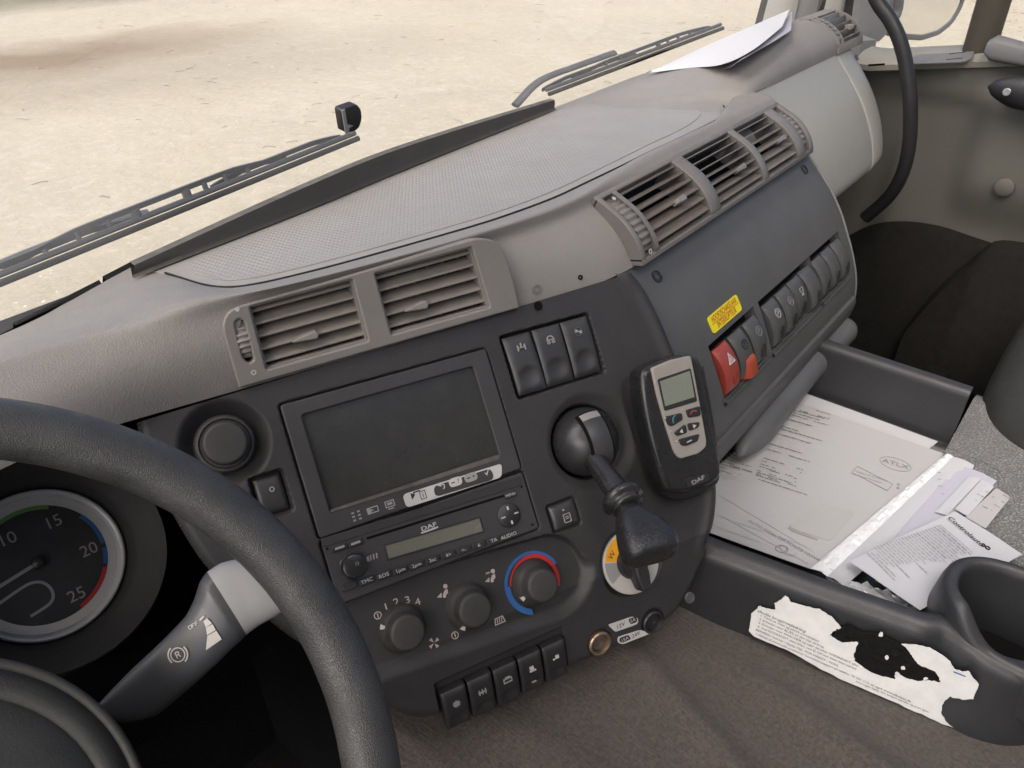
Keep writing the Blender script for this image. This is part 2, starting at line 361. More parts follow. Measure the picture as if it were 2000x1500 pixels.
def single(name, vf, m, label, cat, group=None, kind=None, **k):
    v, f = (vf.v, vf.f) if isinstance(vf, G) else vf
    v = np.asarray(v, float); c = V(v[:, 0].mean(), v[:, 1].mean(), v[:, 2].min())
    o = mk(name, v-c, f, m, **k); o.location = c
    if label: o['label'] = label
    if cat: o['category'] = cat
    if group: o['group'] = group
    if kind: o['kind'] = kind
    return o
def structure(name, vf, m, **k):
    return single(name, vf, m, None, None, kind='structure', **k)

# ------------------------------------------------------------------ reference planes of the cab
cu = nrm(.887*CR+.266*CU+.38*CF); cu = nrm(V(cu[0], cu[1], 0))
cv = .285*CR-.958*CU; cv = nrm(cv-np.dot(cv, cu)*cu)
C0 = ray(545, 795)*.642
CON = Fr(C0, cu, -cv)                       # the centre console, turned towards the driver
def tilt(v): return -.34*np.maximum(0, v-.238)     # the lowest strip stands steeper

# ================================================================== the yard outside
GZ = -2.45
def ground_mat():
    M = bpy.data.materials.new('pale sandy gravel'); M.use_nodes = True; n = M.node_tree; L = n.links.new; b = n.nodes['Principled BSDF']
    b.inputs['Roughness'].default_value = .95; b.inputs['Specular IOR Level'].default_value = .1
    tc = n.nodes.new('ShaderNodeTexCoord'); C = tc.outputs['Object']
    def noise(s, d=6, r=.6, vec=C):
        t = n.nodes.new('ShaderNodeTexNoise'); t.inputs['Scale'].default_value = s; t.inputs['Detail'].default_value = d; t.inputs['Roughness'].default_value = r; L(vec, t.inputs['Vector']); return t.outputs[0]
    def rng_(i, a, b_, c=0., d=1.):
        t = n.nodes.new('ShaderNodeMapRange'); t.inputs[1].default_value = a; t.inputs[2].default_value = b_; t.inputs[3].default_value = c; t.inputs[4].default_value = d; L(i, t.inputs[0]); return t.outputs[0]
    def mix(f, a, c):
        t = n.nodes.new('ShaderNodeMix'); t.data_type = 'RGBA'; L(f, t.inputs[0])
        for k, q in ((6, a), (7, c)):
            if isinstance(q, tuple): t.inputs[k].default_value = (*q, 1)
            else: L(q, t.inputs[k])
        return t.outputs[2]
    c = mix(rng_(noise(.35, 5), .35, .65), (.30, .278, .215), (.335, .308, .234))
    c = mix(rng_(noise(2.2, 8), .52, .72, 0, .4), c, (.40, .375, .32))
    c = mix(rng_(noise(1.1, 7), .62, .72, 0, .55), c, (.30, .245, .16))
    c = mix(rng_(noise(30, 6, .75), .34, .60, .32, 0), c, (.23, .20, .15)); c = mix(rng_(noise(9, 6, .7), .5, .72, 0, .45), c, (.43, .41, .36))
    # broad dark patches with ragged edges, mixed into the ground colour
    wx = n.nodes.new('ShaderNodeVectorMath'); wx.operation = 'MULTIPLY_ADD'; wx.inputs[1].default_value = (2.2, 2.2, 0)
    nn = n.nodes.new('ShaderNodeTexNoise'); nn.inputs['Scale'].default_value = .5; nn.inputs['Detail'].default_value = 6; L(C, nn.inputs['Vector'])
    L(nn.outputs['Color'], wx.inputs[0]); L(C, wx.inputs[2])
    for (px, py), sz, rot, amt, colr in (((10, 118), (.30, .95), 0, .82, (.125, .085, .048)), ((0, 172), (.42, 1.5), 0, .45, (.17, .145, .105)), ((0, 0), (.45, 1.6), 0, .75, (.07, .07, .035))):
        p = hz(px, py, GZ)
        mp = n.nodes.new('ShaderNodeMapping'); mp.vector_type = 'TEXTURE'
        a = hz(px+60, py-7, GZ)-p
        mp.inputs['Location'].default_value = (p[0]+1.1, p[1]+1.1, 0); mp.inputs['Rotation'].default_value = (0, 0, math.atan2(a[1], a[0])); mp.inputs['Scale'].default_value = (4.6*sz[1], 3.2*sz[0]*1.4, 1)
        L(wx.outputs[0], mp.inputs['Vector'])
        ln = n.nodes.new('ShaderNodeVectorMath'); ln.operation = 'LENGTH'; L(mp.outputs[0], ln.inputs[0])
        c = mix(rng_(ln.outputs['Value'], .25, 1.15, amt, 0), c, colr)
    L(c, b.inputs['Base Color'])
    bp = n.nodes.new('ShaderNodeBump'); bp.inputs['Strength'].default_value = .5; bp.inputs['Distance'].default_value = .03; L(noise(26, 8, .75), bp.inputs['Height'])
    b2 = n.nodes.new('ShaderNodeBump'); b2.inputs['Strength'].default_value = .35; b2.inputs['Distance'].default_value = .12; L(noise(2.5, 6), b2.inputs['Height']); L(bp.outputs[0], b2.inputs['Normal']); L(b2.outputs[0], b.inputs['Normal'])
    return M
xs = np.linspace(-120, 180, 60); ys = np.linspace(-120, 180, 60)
v, f = grid(np.array([[(x, y, 0) for y in ys] for x in xs]), flip=True)
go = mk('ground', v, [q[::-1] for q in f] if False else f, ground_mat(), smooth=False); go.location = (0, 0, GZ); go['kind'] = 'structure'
# twigs and dry stalks scattered on the gravel
g = G()
for k in range(300):
    px, py = rng.uniform(-100, 2050), rng.uniform(-20, 560)*rng.uniform(.1, 1)
    if rng.random() < .25: px, py = rng.uniform(1750, 2000), rng.uniform(0, 110)
    p = hz(px, py, GZ); Ld = rng.uniform(.03, .16)*(1+.5*(rng.random() < .1)); a = rng.normal(0, .6)+YAW*-1
    pts = [p+V(math.cos(a)*s*Ld+rng.normal(0, .008), math.sin(a)*s*Ld+rng.normal(0, .012), .006+.01*math.sin(s*3)) for s in (0, .35, .7, 1)]
    g.add(*tube(pts, rng.uniform(.0012, .0032), 5))
single('twigs', g, mat('dry brown twigs', (.11, .09, .065), .9, .1, var=.4, vscale=3), None, None, kind='stuff')
g = G()
for k in range(500):
    p = hz(rng.uniform(-100, 2050), rng.uniform(-20, 620), GZ); r = rng.uniform(.006, .016); q = []
    for a in range(6): q.append(p+V(math.cos(a*1.047)*r*rng.uniform(.7, 1.2), math.sin(a*1.047)*r*rng.uniform(.7, 1.2), 0))
    q.append(p+V(0, 0, r*rng.uniform(.4, .8))); g.add(q, [(i, (i+1) % 6, 6) for i in range(6)])
single('pebbles', g, mat('pale pebbles', (.40, .355, .285), .9, .1, var=.35, vscale=2), None, None, kind='stuff')

# ================================================================== the cab shell
structure('cab_floor', box(-.75, 1.72, -1.25, .84, -1.25, -1.2), m_floor)
structure('cab_rear_wall', box(-.75, 1.72, -1.28, -1.25, -1.2, .62), m_roof)
ROOF_Y = .52
added_roof_opening = [(.0, -.95), (1.1, -.95), (1.1, .1), (.0, .1)]  # unseen roof opening, added to let soft daylight into the cab
structure('cab_roof', plate([[(-.75, -1.25), (1.72, -1.25), (1.72, ROOF_Y), (-.75, ROOF_Y)], added_roof_opening], .62, .66, back=True), m_roof)
structure('bulkhead', box(-.75, 1.70, .80, .84, -1.2, -.40), m_void)
def windshield_y(X, z): return .775-.16*((X-.5)/1.1)**2*abs((X-.5)/1.1)-.16*(z+.36)
# windscreen
Xs = np.linspace(-.72, 1.66, 40); zs = np.linspace(-.40, .64, 14)
P = np.array([[(X, windshield_y(X, z), z) for z in zs] for X in Xs]); P2 = P+V(0, .006, 0)
g = G(); g.add(*grid(P, flip=True))
single('windscreen', g, m_wind, 'large clear dusty windscreen with a hazy veil above the dashboard', 'windscreen')
# driver side wall below a window opening
# (the driver's door stands open: only sill, rear post and front post remain)
g = G(); g.add(*box(-.80, -.75, -1.25, .74, -1.2, -1.05)); g.add(*box(-.80, -.75, -1.25, -.75, -1.05, .66)); g.add(*box(-.80, -.75, .56, .74, -1.05, .66)); g.add(*box(-.80, -.75, -.75, .56, .60, .66))
structure('cab_side_wall', g, m_door, smooth=False)

# ================================================================== dashboard
def matz(y): return -.2945-.14*(y-.44)
def hmat(px, py):
    n = V(0, .14, 1.0); return hit(px, py, V(0, .44, -.2945), n)
dash = Thing('dashboard', 'taupe padded dashboard running under the windscreen', 'dashboard', loc=(.5, .5, -.6))
def lowz(px, py, z): return hz(px, py, z)
def conp(px, py, h=.0): return CON.w(*CON.px(px, py, h), h)
# --- stations of the padded brow: glass/mat edge, crease, nose, face, bottom
XR = 1.118
YB, ZB = .352, -.356
prof_v = [(.4125, -.2985), (.4004, -.3035), (.3865, -.3095), (.3755, -.3155), (.3665, -.3230), (.3579, -.3325), (.352, -.343), (.3490, -.3535)]
def right_st(X, g_, t=0.):
    L_ = V(X, g_[1]-.006, max(matz(g_[1])+.0055, -.2885))
    return [g_, L_, V(X, .4225, -.2895)] + [V(X, a, b) for a, b in prof_v]
def left_st(Gp, Lp, Tp, Bp, n=8):
    ks = np.linspace(0, 1, n); bul = nrm(V(-.35, -.75, .55))
    mid = [Tp*(1-k)+Bp*k+bul*(.006*math.sin(math.pi*k)) for k in ks]
    q = Lp*.45+Tp*.55+V(0, 0, 1)*.0035+bul*.0015
    return [Gp, Lp, q]+mid
ST = []
def wsb(px, py, z=-.345): return hz(px, py, z)
ST.append(left_st(V(-.75, .66, -.35), V(-.75, .56, -.30), V(-.75, .53, -.30), V(-.75, .42, -.38)))
ST.append(left_st(V(-.20, .70, -.35), V(-.18, .61, -.308), V(-.17, .585, -.311), V(-.16, .49, -.35)))
ST.append(left_st(wsb(0, 655), hz(0, 690, -.306), hz(0, 742, -.311), hz(-20, 900, -.346)))
ST.append(left_st(wsb(140, 586), hz(130, 655, -.305), hz(140, 698, -.311), hz(130, 860, -.353)))
ST.append(left_st(wsb(268, 517), hz(265, 615, -.303), hz(280, 655, -.310), conp(300, 808, -.002)))
def mst(Mp, Lp, Tp, Bp): ST.append(left_st(hmat(*Mp), hz(*Lp, -.2915), hz(*Tp, -.3045), conp(*Bp, -.004)))
mst((345, 541), (352, 592), (370, 628), (392, 783))
mst((402, 558), (425, 575), (445, 605), (478, 758))
mst((452, 562), (470, 573), (482, 596), (520, 746))
mst((520, 552), (525, 564), (537, 583), (570, 732))
mst((640, 523), (645, 535), (655, 555), (690, 697))
mst((760, 490), (765, 503), (775, 523), (810, 663))
mst((920, 444), (927, 457), (940, 478), (1000, 606))
mst((1000, 418), (1008, 431), (1022, 452), (1075, 584))
mst((1080, 388), (1090, 402), (1108, 425), (1155, 560))
mst((1140, 360), (1149, 374), (1170, 396), (1222, 537))
for q in ((1222, 321), (1262, 301), (1318, 275), (1362, 254), (1392, 239)):
    gq = hmat(*q); ST.append(right_st(gq[0], gq))
for X, gy, k in ((1.0, .445, 0), (1.045, .458, 0), (1.075, .468, 0), (1.10, .474, 0), (1.112, .476, .003), (XR, .478, .010)):
    ST.append([p+V(0, k, -k*.8) for p in right_st(X, V(X, gy, matz(gy)+.001))])
ST = np.array(ST)
# densify along the dash and across the section
def densify(S, nu, nv):
    S = np.array([spline(S[:, j], nu) for j in range(S.shape[1])]).transpose(1, 0, 2) if nu else S
    return np.array([spline(S[i], nv) for i in range(S.shape[0])])
def lin_u(S, k):
    """piecewise Catmull between stations with k sub-steps, keeping the stations aligned"""
    out = []; n = len(S); Q = np.concatenate([[2*S[0]-S[1]], S, [2*S[-1]-S[-2]]])
    for i in range(n-1):
        for t in range(k):
            u = t/k; a, b, c, d = Q[i], Q[i+1], Q[i+2], Q[i+3]
            # monotone-ish: mix linear and spline so uneven station spacing does not overshoot
            sp = .5*((2*b)+(-a+c)*u+(2*a-5*b+4*c-d)*u*u+(-a+3*b-3*c+d)*u**3); li = b*(1-u)+c*u
            out.append(.5*sp+.5*li)
    out.append(S[-1]); return np.array(out)
PAD = lin_u(ST, 22)
def gsm(A, sig):
    r_ = int(sig*3); ker = np.exp(-.5*(np.arange(-r_, r_+1)/sig)**2); ker /= ker.sum()
    B = np.concatenate([np.repeat(A[:1], r_, 0), A, np.repeat(A[-1:], r_, 0)]); return np.array([(B[i:i+2*r_+1]*ker[:, None]).sum(0) for i in range(len(A))])
nk = 22*17
for j_ in range(1, PAD.shape[1]):
    sg_ = gsm(PAD[:, j_], 16 if j_ > 1 else 9); wt = sstep(nk+10, nk-60, np.arange(len(PAD)))[:, None]; PAD[:, j_] = sg_*wt+PAD[:, j_]*(1-wt)
PAD = np.array([spline(PAD[i], 84) for i in range(len(PAD))])
PT = PAD.transpose(1, 0, 2); PS = np.stack([gsm(PAD[i], 2.6) for i in range(len(PAD))]); e_ = np.minimum(np.arange(84), np.arange(84)[::-1]); PAD = PAD+(PS-PAD)*np.clip(e_/8, 0, 1)[None, :, None]
vent1 = [(460, 655), (482, 601), (692, 544), (708, 541), (732, 530), (923, 478), (955, 495), (975, 545), (987, 590), (485, 730)]
v, f = grid(PAD); keep = []
cent = np.array([np.mean([v[i] for i in q], axis=0) for q in f]); cp = proj(cent)
ventR_box = lambda c: .672 < c[0] < 1.092 and c[1] < .4085 and c[2] < -.3005 and c[2] > -.3515
for q, c, p in zip(f, cent, cp):
    if c[0] < .62 and c[1] < .56 and inpoly(p, vent1): continue
    if ventR_box(c): continue
    keep.append(q)
PADB = BVHTree.FromPolygons([Vector(p) for p in v], [tuple(q) for q in keep])
dash.part('padded_brow', (v, keep), m_pad, world=True, ang=60)
# end face of the pad on the passenger side
endp = PAD[-1]; g = G(); n = len(endp)
g.add(list(endp)+[V(p[0]-.004, p[1]+.05, p[2]-.03) for p in endp], [(i, i+1, n+i+1, n+i) for i in range(n-1)])
dash.part('brow_end_cap', g, m_pad, world=True)
# --- studded shelf mat
Medge = [hmat(*q) for q in ((264, 515), (345, 541), (402, 558), (452, 562), (520, 552), (640, 523), (760, 490), (920, 444), (1000, 418), (1080, 388), (1140, 360), (1222, 321), (1262, 301), (1318, 275), (1362, 254), (1398, 236))]
near = spline(Medge, 90)
corner = spline([hmat(*q) for q in ((1398, 236), (1416, 220), (1412, 207), (1396, 201))], 10)
endl = spline([hmat(*q) for q in ((1396, 201), (1340, 198), (1240, 197), (1083, 213))], 30)
farA = hmat(300, 527); farB = hmat(1083, 213)
def smooth_poly(pts): return [tuple(p) for p in pts]
loop = list(near[2:])+list(corner[1:])+list(endl[1:])+[farB*(1-t)+farA*t for t in np.linspace(.03, 1, 24)]
b_ = box(.80, 1.12, .45, .70, -.012, -.0065); dash.part('shelf_base', ([(x, y, z+matz(y)) for x, y, z in b_[0]], b_[1]), m_matf, world=True, smooth=False)
# flat border sheet, 3 mm below the brow edge, and the studded inset 1 mm proud of it
nmat = nrm(V(0, .14, 1)); MATF = Fr(V(.6, .6, matz(.6)), V(1, 0, 0), V(0, 1, -.14))
def to2(fr, pts): return [(float((p-fr.o) @ fr.x), float((p-fr.o) @ fr.y)) for p in pts]
l2 = to2(MATF, loop)
mo = dash.part('shelf_border', G().add([tuple(MATF.w(x, y, h)) for x, y, h in [(q[0], q[1], q[2]) for q in plate([l2], -.01, -.0015).v]], plate([l2], -.01, -.0015).f), m_matf, world=True, smooth=False)
ins = to2(MATF, [hmat(*q) for q in ((345, 512), (400, 530), (450, 538), (520, 531), (640, 502), (760, 468), (920, 422), (1080, 363), (1222, 298), (1318, 250), (1356, 228), (1366, 217), (1356, 211), (1320, 209), (1240, 209), (1110, 214))]+[farB*.985+farA*.015-V(.02, .012, 0)]+[hmat(340, 514)])
ins = to2(MATF, [hmat(*q) for q in ((372, 527), (410, 540), (450, 546), (520, 536), (640, 507), (760, 474), (920, 428), (1000, 402), (1080, 371), (1140, 343), (1222, 303), (1262, 283), (1318, 257), (1352, 238), (1368, 222), (1362, 214), (1340, 211), (1240, 211), (1100, 221), (600, 415), (390, 503))])
ins = [tuple(p) for p in spline(np.array(ins), 140, closed=True)]
pp = plate([ins], -.004, -.0007)
dash.part('studded_shelf', G().add([tuple(MATF.w(*q)) for q in pp.v], pp.f), m_mat, world=True, smooth=False)
sm_ = np.vstack([near[6:], corner[1:-1]]); dash.part('shelf_seam', tube(sm_+V(0, 0, .0006), .0011, 6), m_rub, world=True)  # thin black tube drawn for the shadow gap along the mat edge
# upstand between shelf and glass
up0 = [hmat(300, 529)+V(-.02, .0, 0), hmat(600, 411), hmat(800, 328), hmat(1083, 215)+V(.004, 0, 0)]
t0 = [hy(*q, u_[1]+.004) for q, u_ in zip(((262, 518), (600, 364), (800, 284), (1083, 195)), up0)]
a = spline(up0, 40); b = spline(t0, 40)
S = np.array([[p, p*.7+q*.3+V(0, .002, -.001), p*.3+q*.7, q, q+V(0, .008, .001), q+V(0, .02, -.06)] for p, q in zip(a, b)])
dash.part('shelf_upstand', grid(S, flip=True), m_rim, world=True, ang=50)
# strip between the brow edge at the left and the glass; dark gap strip
S = np.array([[hz(-60, 684, -.35), hz(0, 653, -.35), hz(140, 584, -.35), hz(200, 554, -.35)], [hz(-60, 684, -.35)+V(0, .05, -.03), hz(0, 653, -.35)+V(0, .05, -.03), hz(140, 584, -.35)+V(0, .05, -.03), hz(200, 554, -.35)+V(0, .05, -.03)]])
dash.part('gap_strip', grid(S, flip=True), m_rub, world=True)
g = G()
for q0, q1, hgt in (((30, 636), (200, 556), .004), ((207, 549), (266, 518), .004)):
    a, b = hz(*q0, -.346), hz(*q1, -.346); g.add([a, b, b+V(0, .004, hgt), a+V(0, .004, .001 if q0[0] < 100 else .004), a+V(0, .02, -.02), b+V(0, .02, -.02)], [(0, 1, 2, 3), (3, 2, 5, 4)])
dash.part('glass_seal', g, m_rub, world=True, smooth=False)
# --- passenger side: flat top, roll over the glove compartment
roll = [(.4485, -.2915), (.4495, -.284), (.453, -.274), (.460, -.265), (.471, -.2565), (.487, -.2485), (.505, -.2455), (.525, -.2465), (.555, -.256), (.60, -.278), (.66, -.305), (.73, -.335)]
def roll_st(X, k, yoff=0):
    out = []
    for y, z in roll:
        zf = matz(y)-.0025
        out.append(V(X, y+yoff*(1-min(1, (y-.4485)/.12)), z*k+zf*(1-k)))
    return out
RS = np.array([roll_st(.90, 0), roll_st(1.0, .0), roll_st(1.06, .15), roll_st(1.12, .55), roll_st(1.18, .86), roll_st(1.25, 1.0), roll_st(1.34, 1.), roll_st(1.437, 1.), ])
RP = lin_u(RS, 14); RP = np.array([spline(r, 44) for r in RP])
RP[..., 2] += .0065*sstep(.60, .50, RP[..., 1])*sstep(-.004, .022, RP[..., 0]-(1.054-.33*(RP[..., 1]-.483)))*sstep(1.20, 1.10, RP[..., 0])
dash.part('passenger_brow', grid(RP), m_gpad, world=True, ang=60)
g = G(); 
RT = np.array([[V(X, y, z) for y, z in ((.50, -.2462), (.525, -.2475), (.555, -.257), (.60, -.279), (.64, -.30))] for X in (1.436, 1.5, 1.562)])
dash.part('vent_shelf', grid(RT), m_gpad, world=True)
# --- dark slate switch panel facing the passenger
prof_p = [(.366, -.3535), (.340, -.379), (.315, -.404), (.293, -.433), (.275, -.464), (.259, -.495), (.247, -.526), (.2415, -.555), (.243, -.582)]
PP = spline([(a, b, 0) for a, b in prof_p], 60)[:, :2]
Tp = np.concatenate([[0], np.cumsum(np.linalg.norm(np.diff(PP, axis=0), axis=1))])
def pan(X, t, h=0.):
    y = np.interp(t, Tp, PP[:, 0]); z = np.interp(t, Tp, PP[:, 1])
    e = .004; dy = np.interp(t+e, Tp, PP[:, 0])-np.interp(t-e, Tp, PP[:, 0]); dz = np.interp(t+e, Tp, PP[:, 1])-np.interp(t-e, Tp, PP[:, 1])
    n = nrm(V(0, dz, -dy)) ; n = n if n[1] < 0 else -n
    return V(X, y, z)+n*h
def panhit(px, py, h=0.):
    """(X, t) where a sight line meets the switch panel."""
    r = ray(px, py); best = None
    for i in range(len(Tp)-1):
        a, b = pan(0, Tp[i], h)[1:], pan(0, Tp[i+1], h)[1:]
        d = b-a; den = r[1]*d[1]-r[2]*d[0]
        if abs(den) < 1e-12: continue
        s = (a[0]*d[1]-a[1]*d[0])/den; u = ((a[0]*r[2]-a[1]*r[1]))/(den)
        if -1e-6 <= u <= 1+1e-6 and s > 0 and (best is None or s < best[0]): best = (s, r[0]*s, Tp[i]+u*(Tp[i+1]-Tp[i]))
    if best is None: return (r[0], Tp[-1])
    return best[1], best[2]
def pan_patch(X0, X1, t0, t1, h, nx=2, nt=24): return np.array([[pan(X, t, h) for t in np.linspace(t0, t1, nt)] for X in np.linspace(X0, X1, nx)])
TL = Tp[-1]
b1 = [panhit(*q) for q in ((1383, 671), (1458, 618), (1497, 692), (1420, 758))]
banks = []
for ids in (((1383, 671), (1402, 658), (1458, 618), (1497, 694), (1420, 760)), ((1484, 596), (1500, 583), (1576, 530), (1602, 590), (1522, 672)), ((1581, 507), (1596, 498), (1625, 467), (1656, 533), (1614, 566))):
    hs = [panhit(*q) for q in ids]
    banks.append((min(h[0] for h in hs[:1]+hs[4:]), max(h[0] for h in hs[2:4]), min(h[1] for h in hs[:3]), max(h[1] for h in hs[3:])))
BT0 = float(np.mean([b[2] for b in banks])); BT1 = float(np.mean([b[3] for b in banks]))
def build_panel():
    Xl = sorted(set([.615, .66]+[q for b in banks for q in (b[0]-.002, b[1]+.002)]+[1.08, XR-.006, XR-.002, XR]))
    tl = sorted(set(list(np.linspace(0, BT0-.002, 14))+list(np.linspace(BT0-.002, BT1+.002, 12))+list(np.linspace(BT1+.002, TL, 8))))
    g = G(); V_ = []; 
    for X in Xl:
        for t in tl:
            h = 0.
            if X > XR-.004: h = -.004 if X >= XR else -.0008
            V_.append(pan(X, t, h))
    n = len(tl); F_ = []
    for i in range(len(Xl)-1):
        for j in range(n-1):
            xm, tm = (Xl[i]+Xl[i+1])/2, (tl[j]+tl[j+1])/2
            if any(b[0]-.002 < xm < b[1]+.002 for b in banks) and BT0-.002 < tm < BT1+.002: continue
            F_.append((i*n+j, (i+1)*n+j, (i+1)*n+j+1, i*n+j+1))
    g.add(V_, F_)
    for b in banks:   # recess walls
        x0, x1, t0, t1 = b[0]-.002, b[1]+.002, BT0-.002, BT1+.002
        ring = [(x0, t) for t in np.linspace(t0, t1, 12)]+[(x1, t) for t in np.linspace(t1, t0, 12)]
        k = len(ring)
        g.add([pan(x, t, 0) for x, t in ring]+[pan(x, t, -.016) for x, t in ring], [(i, k+i, k+(i+1) % k, (i+1) % k) for i in range(k)])
    # outer edge turning forwards at the passenger end
    e = [pan(XR, t, -.004) for t in tl]; g.add(e+[p+V(.0, .10, 0) for p in e], [(i, i+1, n+i+1, n+i) for i in range(n-1)])
    return g
dash.part('switch_panel', build_panel(), m_panel, world=True, ang=35)
for b in banks: dash.part('switch_recess', grid(pan_patch(b[0]-.004, b[1]+.004, BT0-.004, BT1+.004, -.0155), flip=False), m_void, world=True)
# thin light edge strip that follows the panel's passenger end
dash.part('panel_edge_trim', tube([pan(XR+.002, t, -.003) for t in np.linspace(.002, TL, 40)], .0032, 8), m_capg, world=True)
# ledge under the switches and the rounded grab lip
for b in banks:
    S = np.array([[pan(X, t, h) for t, h in ((BT1+.003, -.002), (BT1+.004, .003), (BT1+.007, .004), (BT1+.010, .0005))] for X in np.linspace(b[0]-.004, b[1]+.006, 3)])
    dash.part('bank_ledge', grid(S), m_swg, world=True, ang=50)
S = np.array([[pan(X, t, h) for t, h in ((TL-.034, .0), (TL-.032, .004), (TL-.026, .0055), (TL-.016, .005), (TL, .004))] for X in np.linspace(.64, XR-.012, 4)])
dash.part('panel_lower_lip', grid(S), m_panel, world=True, ang=50)
xe = np.linspace(0, 1, 40); X_ = .735+(1.108-.735)*xe
rad = .021*np.minimum(1, np.minimum((xe/.16)**.5, ((1-xe)/.035+.05)**.5))
dash.part('grab_lip', tube([V(X, .238+.004*math.sin(q*3.1), -.600-.014*(1-q)**2) for X, q in zip(X_, xe)], rad, 24), mat('grey soft lip plastic', (.10, .102, .104), .45, .4, var=.08, grain=FINE), world=True, ang=80)
S = np.array([[V(X, y, z) for y, z in ((.245, -.575), (.262, -.60), (.285, -.62), (.30, -.645), (.33, -.67))] for X in np.linspace(.60, 1.112, 4)])
dash.part('lower_fascia', grid(S), m_panel, world=True, ang=50)
# --- glove compartment door, end cheek
gp = [(.4495, -.291), (.433, -.309), (.413, -.331), (.392, -.356), (.374, -.383), (.358, -.414), (.347, -.445), (.344, -.462), (.350, -.478), (.372, -.489), (.42, -.497), (.52, -.505)]
gl = Thing('glove_compartment', 'pale grey curved glove compartment door at the passenger end', 'glove box', loc=(1.3, .4, -.5))
gs = spline([(y, z, 0) for y, z in gp], 50)
S = np.array([[V(X, y+dy, z) for y, z, _ in gs] for X, dy in ((1.0, 0), (1.2, 0), (1.428, 0), (1.432, .0008), (1.434, .003), (1.434, .02))])
gl.part('door', grid(S), m_glove, world=True, ang=60)
S = np.array([[V(X, y+dy, z-dz) for y, z, _ in gs] for X, dy, dz in ((1.439, .02, 0), (1.439, .003, 0), (1.4405, .0008, 0), (1.443, 0, 0), (1.50, .004, .0), (1.53, .013, .0), (1.548, .03, .0), (1.552, .06, 0), (1.552, .13, 0))])
gl.part('end_cheek', grid(S), m_glove, world=True, ang=60)
c = V(1.512, .4495+.004, -.291-.018); 
def screw(th, P, n, r=.0042, m=m_steel, name='screw'):
    fr = Fr(P, nrm(np.cross(V(0, 0, 1), n)) if abs(n[2]) < .95 else V(1, 0, 0), np.cross(n, np.cross(V(0, 0, 1), n)) if abs(n[2]) < .95 else V(0, 1, 0))
    g = G(); g.add(*lathe([(r*1.25, -.001), (r*1.25, .0006), (r*1.02, .0009), (r*.98, .0001), (r*.55, .0002), (r*.5, -.0008), (.0001, -.0008)], 20)).tf(fr.M())
    s = th.part(name, g, m, world=True)
    return s
screw(gl, V(1.517, .4375, -.308), nrm(V(0, -.74, .67)))
# lower dark body of the dash behind everything
structure('heater_box', box(.30, 1.60, .50, .80, -1.2, -.50), m_void)

# ================================================================== centre console (heightfield over its outline)
def cpx(px, py, h=0.): return V(CON.px(px, py, h))
def base_h(x, y): return tilt(-np.asarray(y))
def cpt(px, py):
    """local x, y on the console surface, allowing for the steeper bottom strip"""
    h = 0.
    for _ in range(6):
        q = CON.px(px, py, h); h = float(base_h(q[0], q[1]))
    return q[0], q[1], h
def sdr(x, y, cx, cy, hw, hh, r):
    qx = np.abs(x-cx)-hw+r; qy = np.abs(y-cy)-hh+r
    return np.minimum(np.maximum(qx, qy), 0)+np.hypot(np.maximum(qx, 0), np.maximum(qy, 0))-r
def quadbox(*pts):
    q = np.array([cpt(*p)[:2] for p in pts]); 
    x0, x1 = (q[0][0]+q[3][0])/2, (q[1][0]+q[2][0])/2; y1, y0 = (q[0][1]+q[1][1])/2, (q[2][1]+q[3][1])/2
    return (x0+x1)/2, (y0+y1)/2, (x1-x0)/2, (y1-y0)/2
DISP = quadbox((541, 793), (952, 675), (1018, 926), (622, 1046))
SCRN = quadbox((588, 811), (924, 715), (974, 894), (644, 998))
_r = quadbox((622, 1050), (1018, 928), (1056, 1046), (692, 1156))
RADIO = (DISP[0], _r[1], DISP[2], _r[3])
BANK3 = quadbox((984, 662), (1146, 611), (1177, 722), (1012, 780))
BTN = quadbox((1073, 985), (1122, 978), (1130, 1024), (1080, 1036))
KL = cpt(440, 866); LEV = cpt(1146, 862); DIAL = cpt(1236, 1098)
K1, K2, K3 = cpt(789, 1230), cpt(919, 1187), cpt(1049, 1140)
SOCK1, SOCK2 = cpt(1171, 1254), cpt(1275, 1213)
BANK5 = quadbox((848, 1330), (1098, 1256), (1112, 1310), (868, 1402))
BTN2 = quadbox((492, 938), (546, 922), (568, 995), (512, 1010))
climA = V(K1[:2])+V(-.030, .012); climB = V(K3[:2])+V(.016, .004)
def sd_caps(x, y, a, b, r):
    pa = np.stack([x-a[0], y-a[1]], -1); ba = b-a; t = np.clip((pa @ ba)/(ba @ ba), 0, 1)
    return np.hypot(pa[..., 0]-t*ba[0], pa[..., 1]-t*ba[1])-r
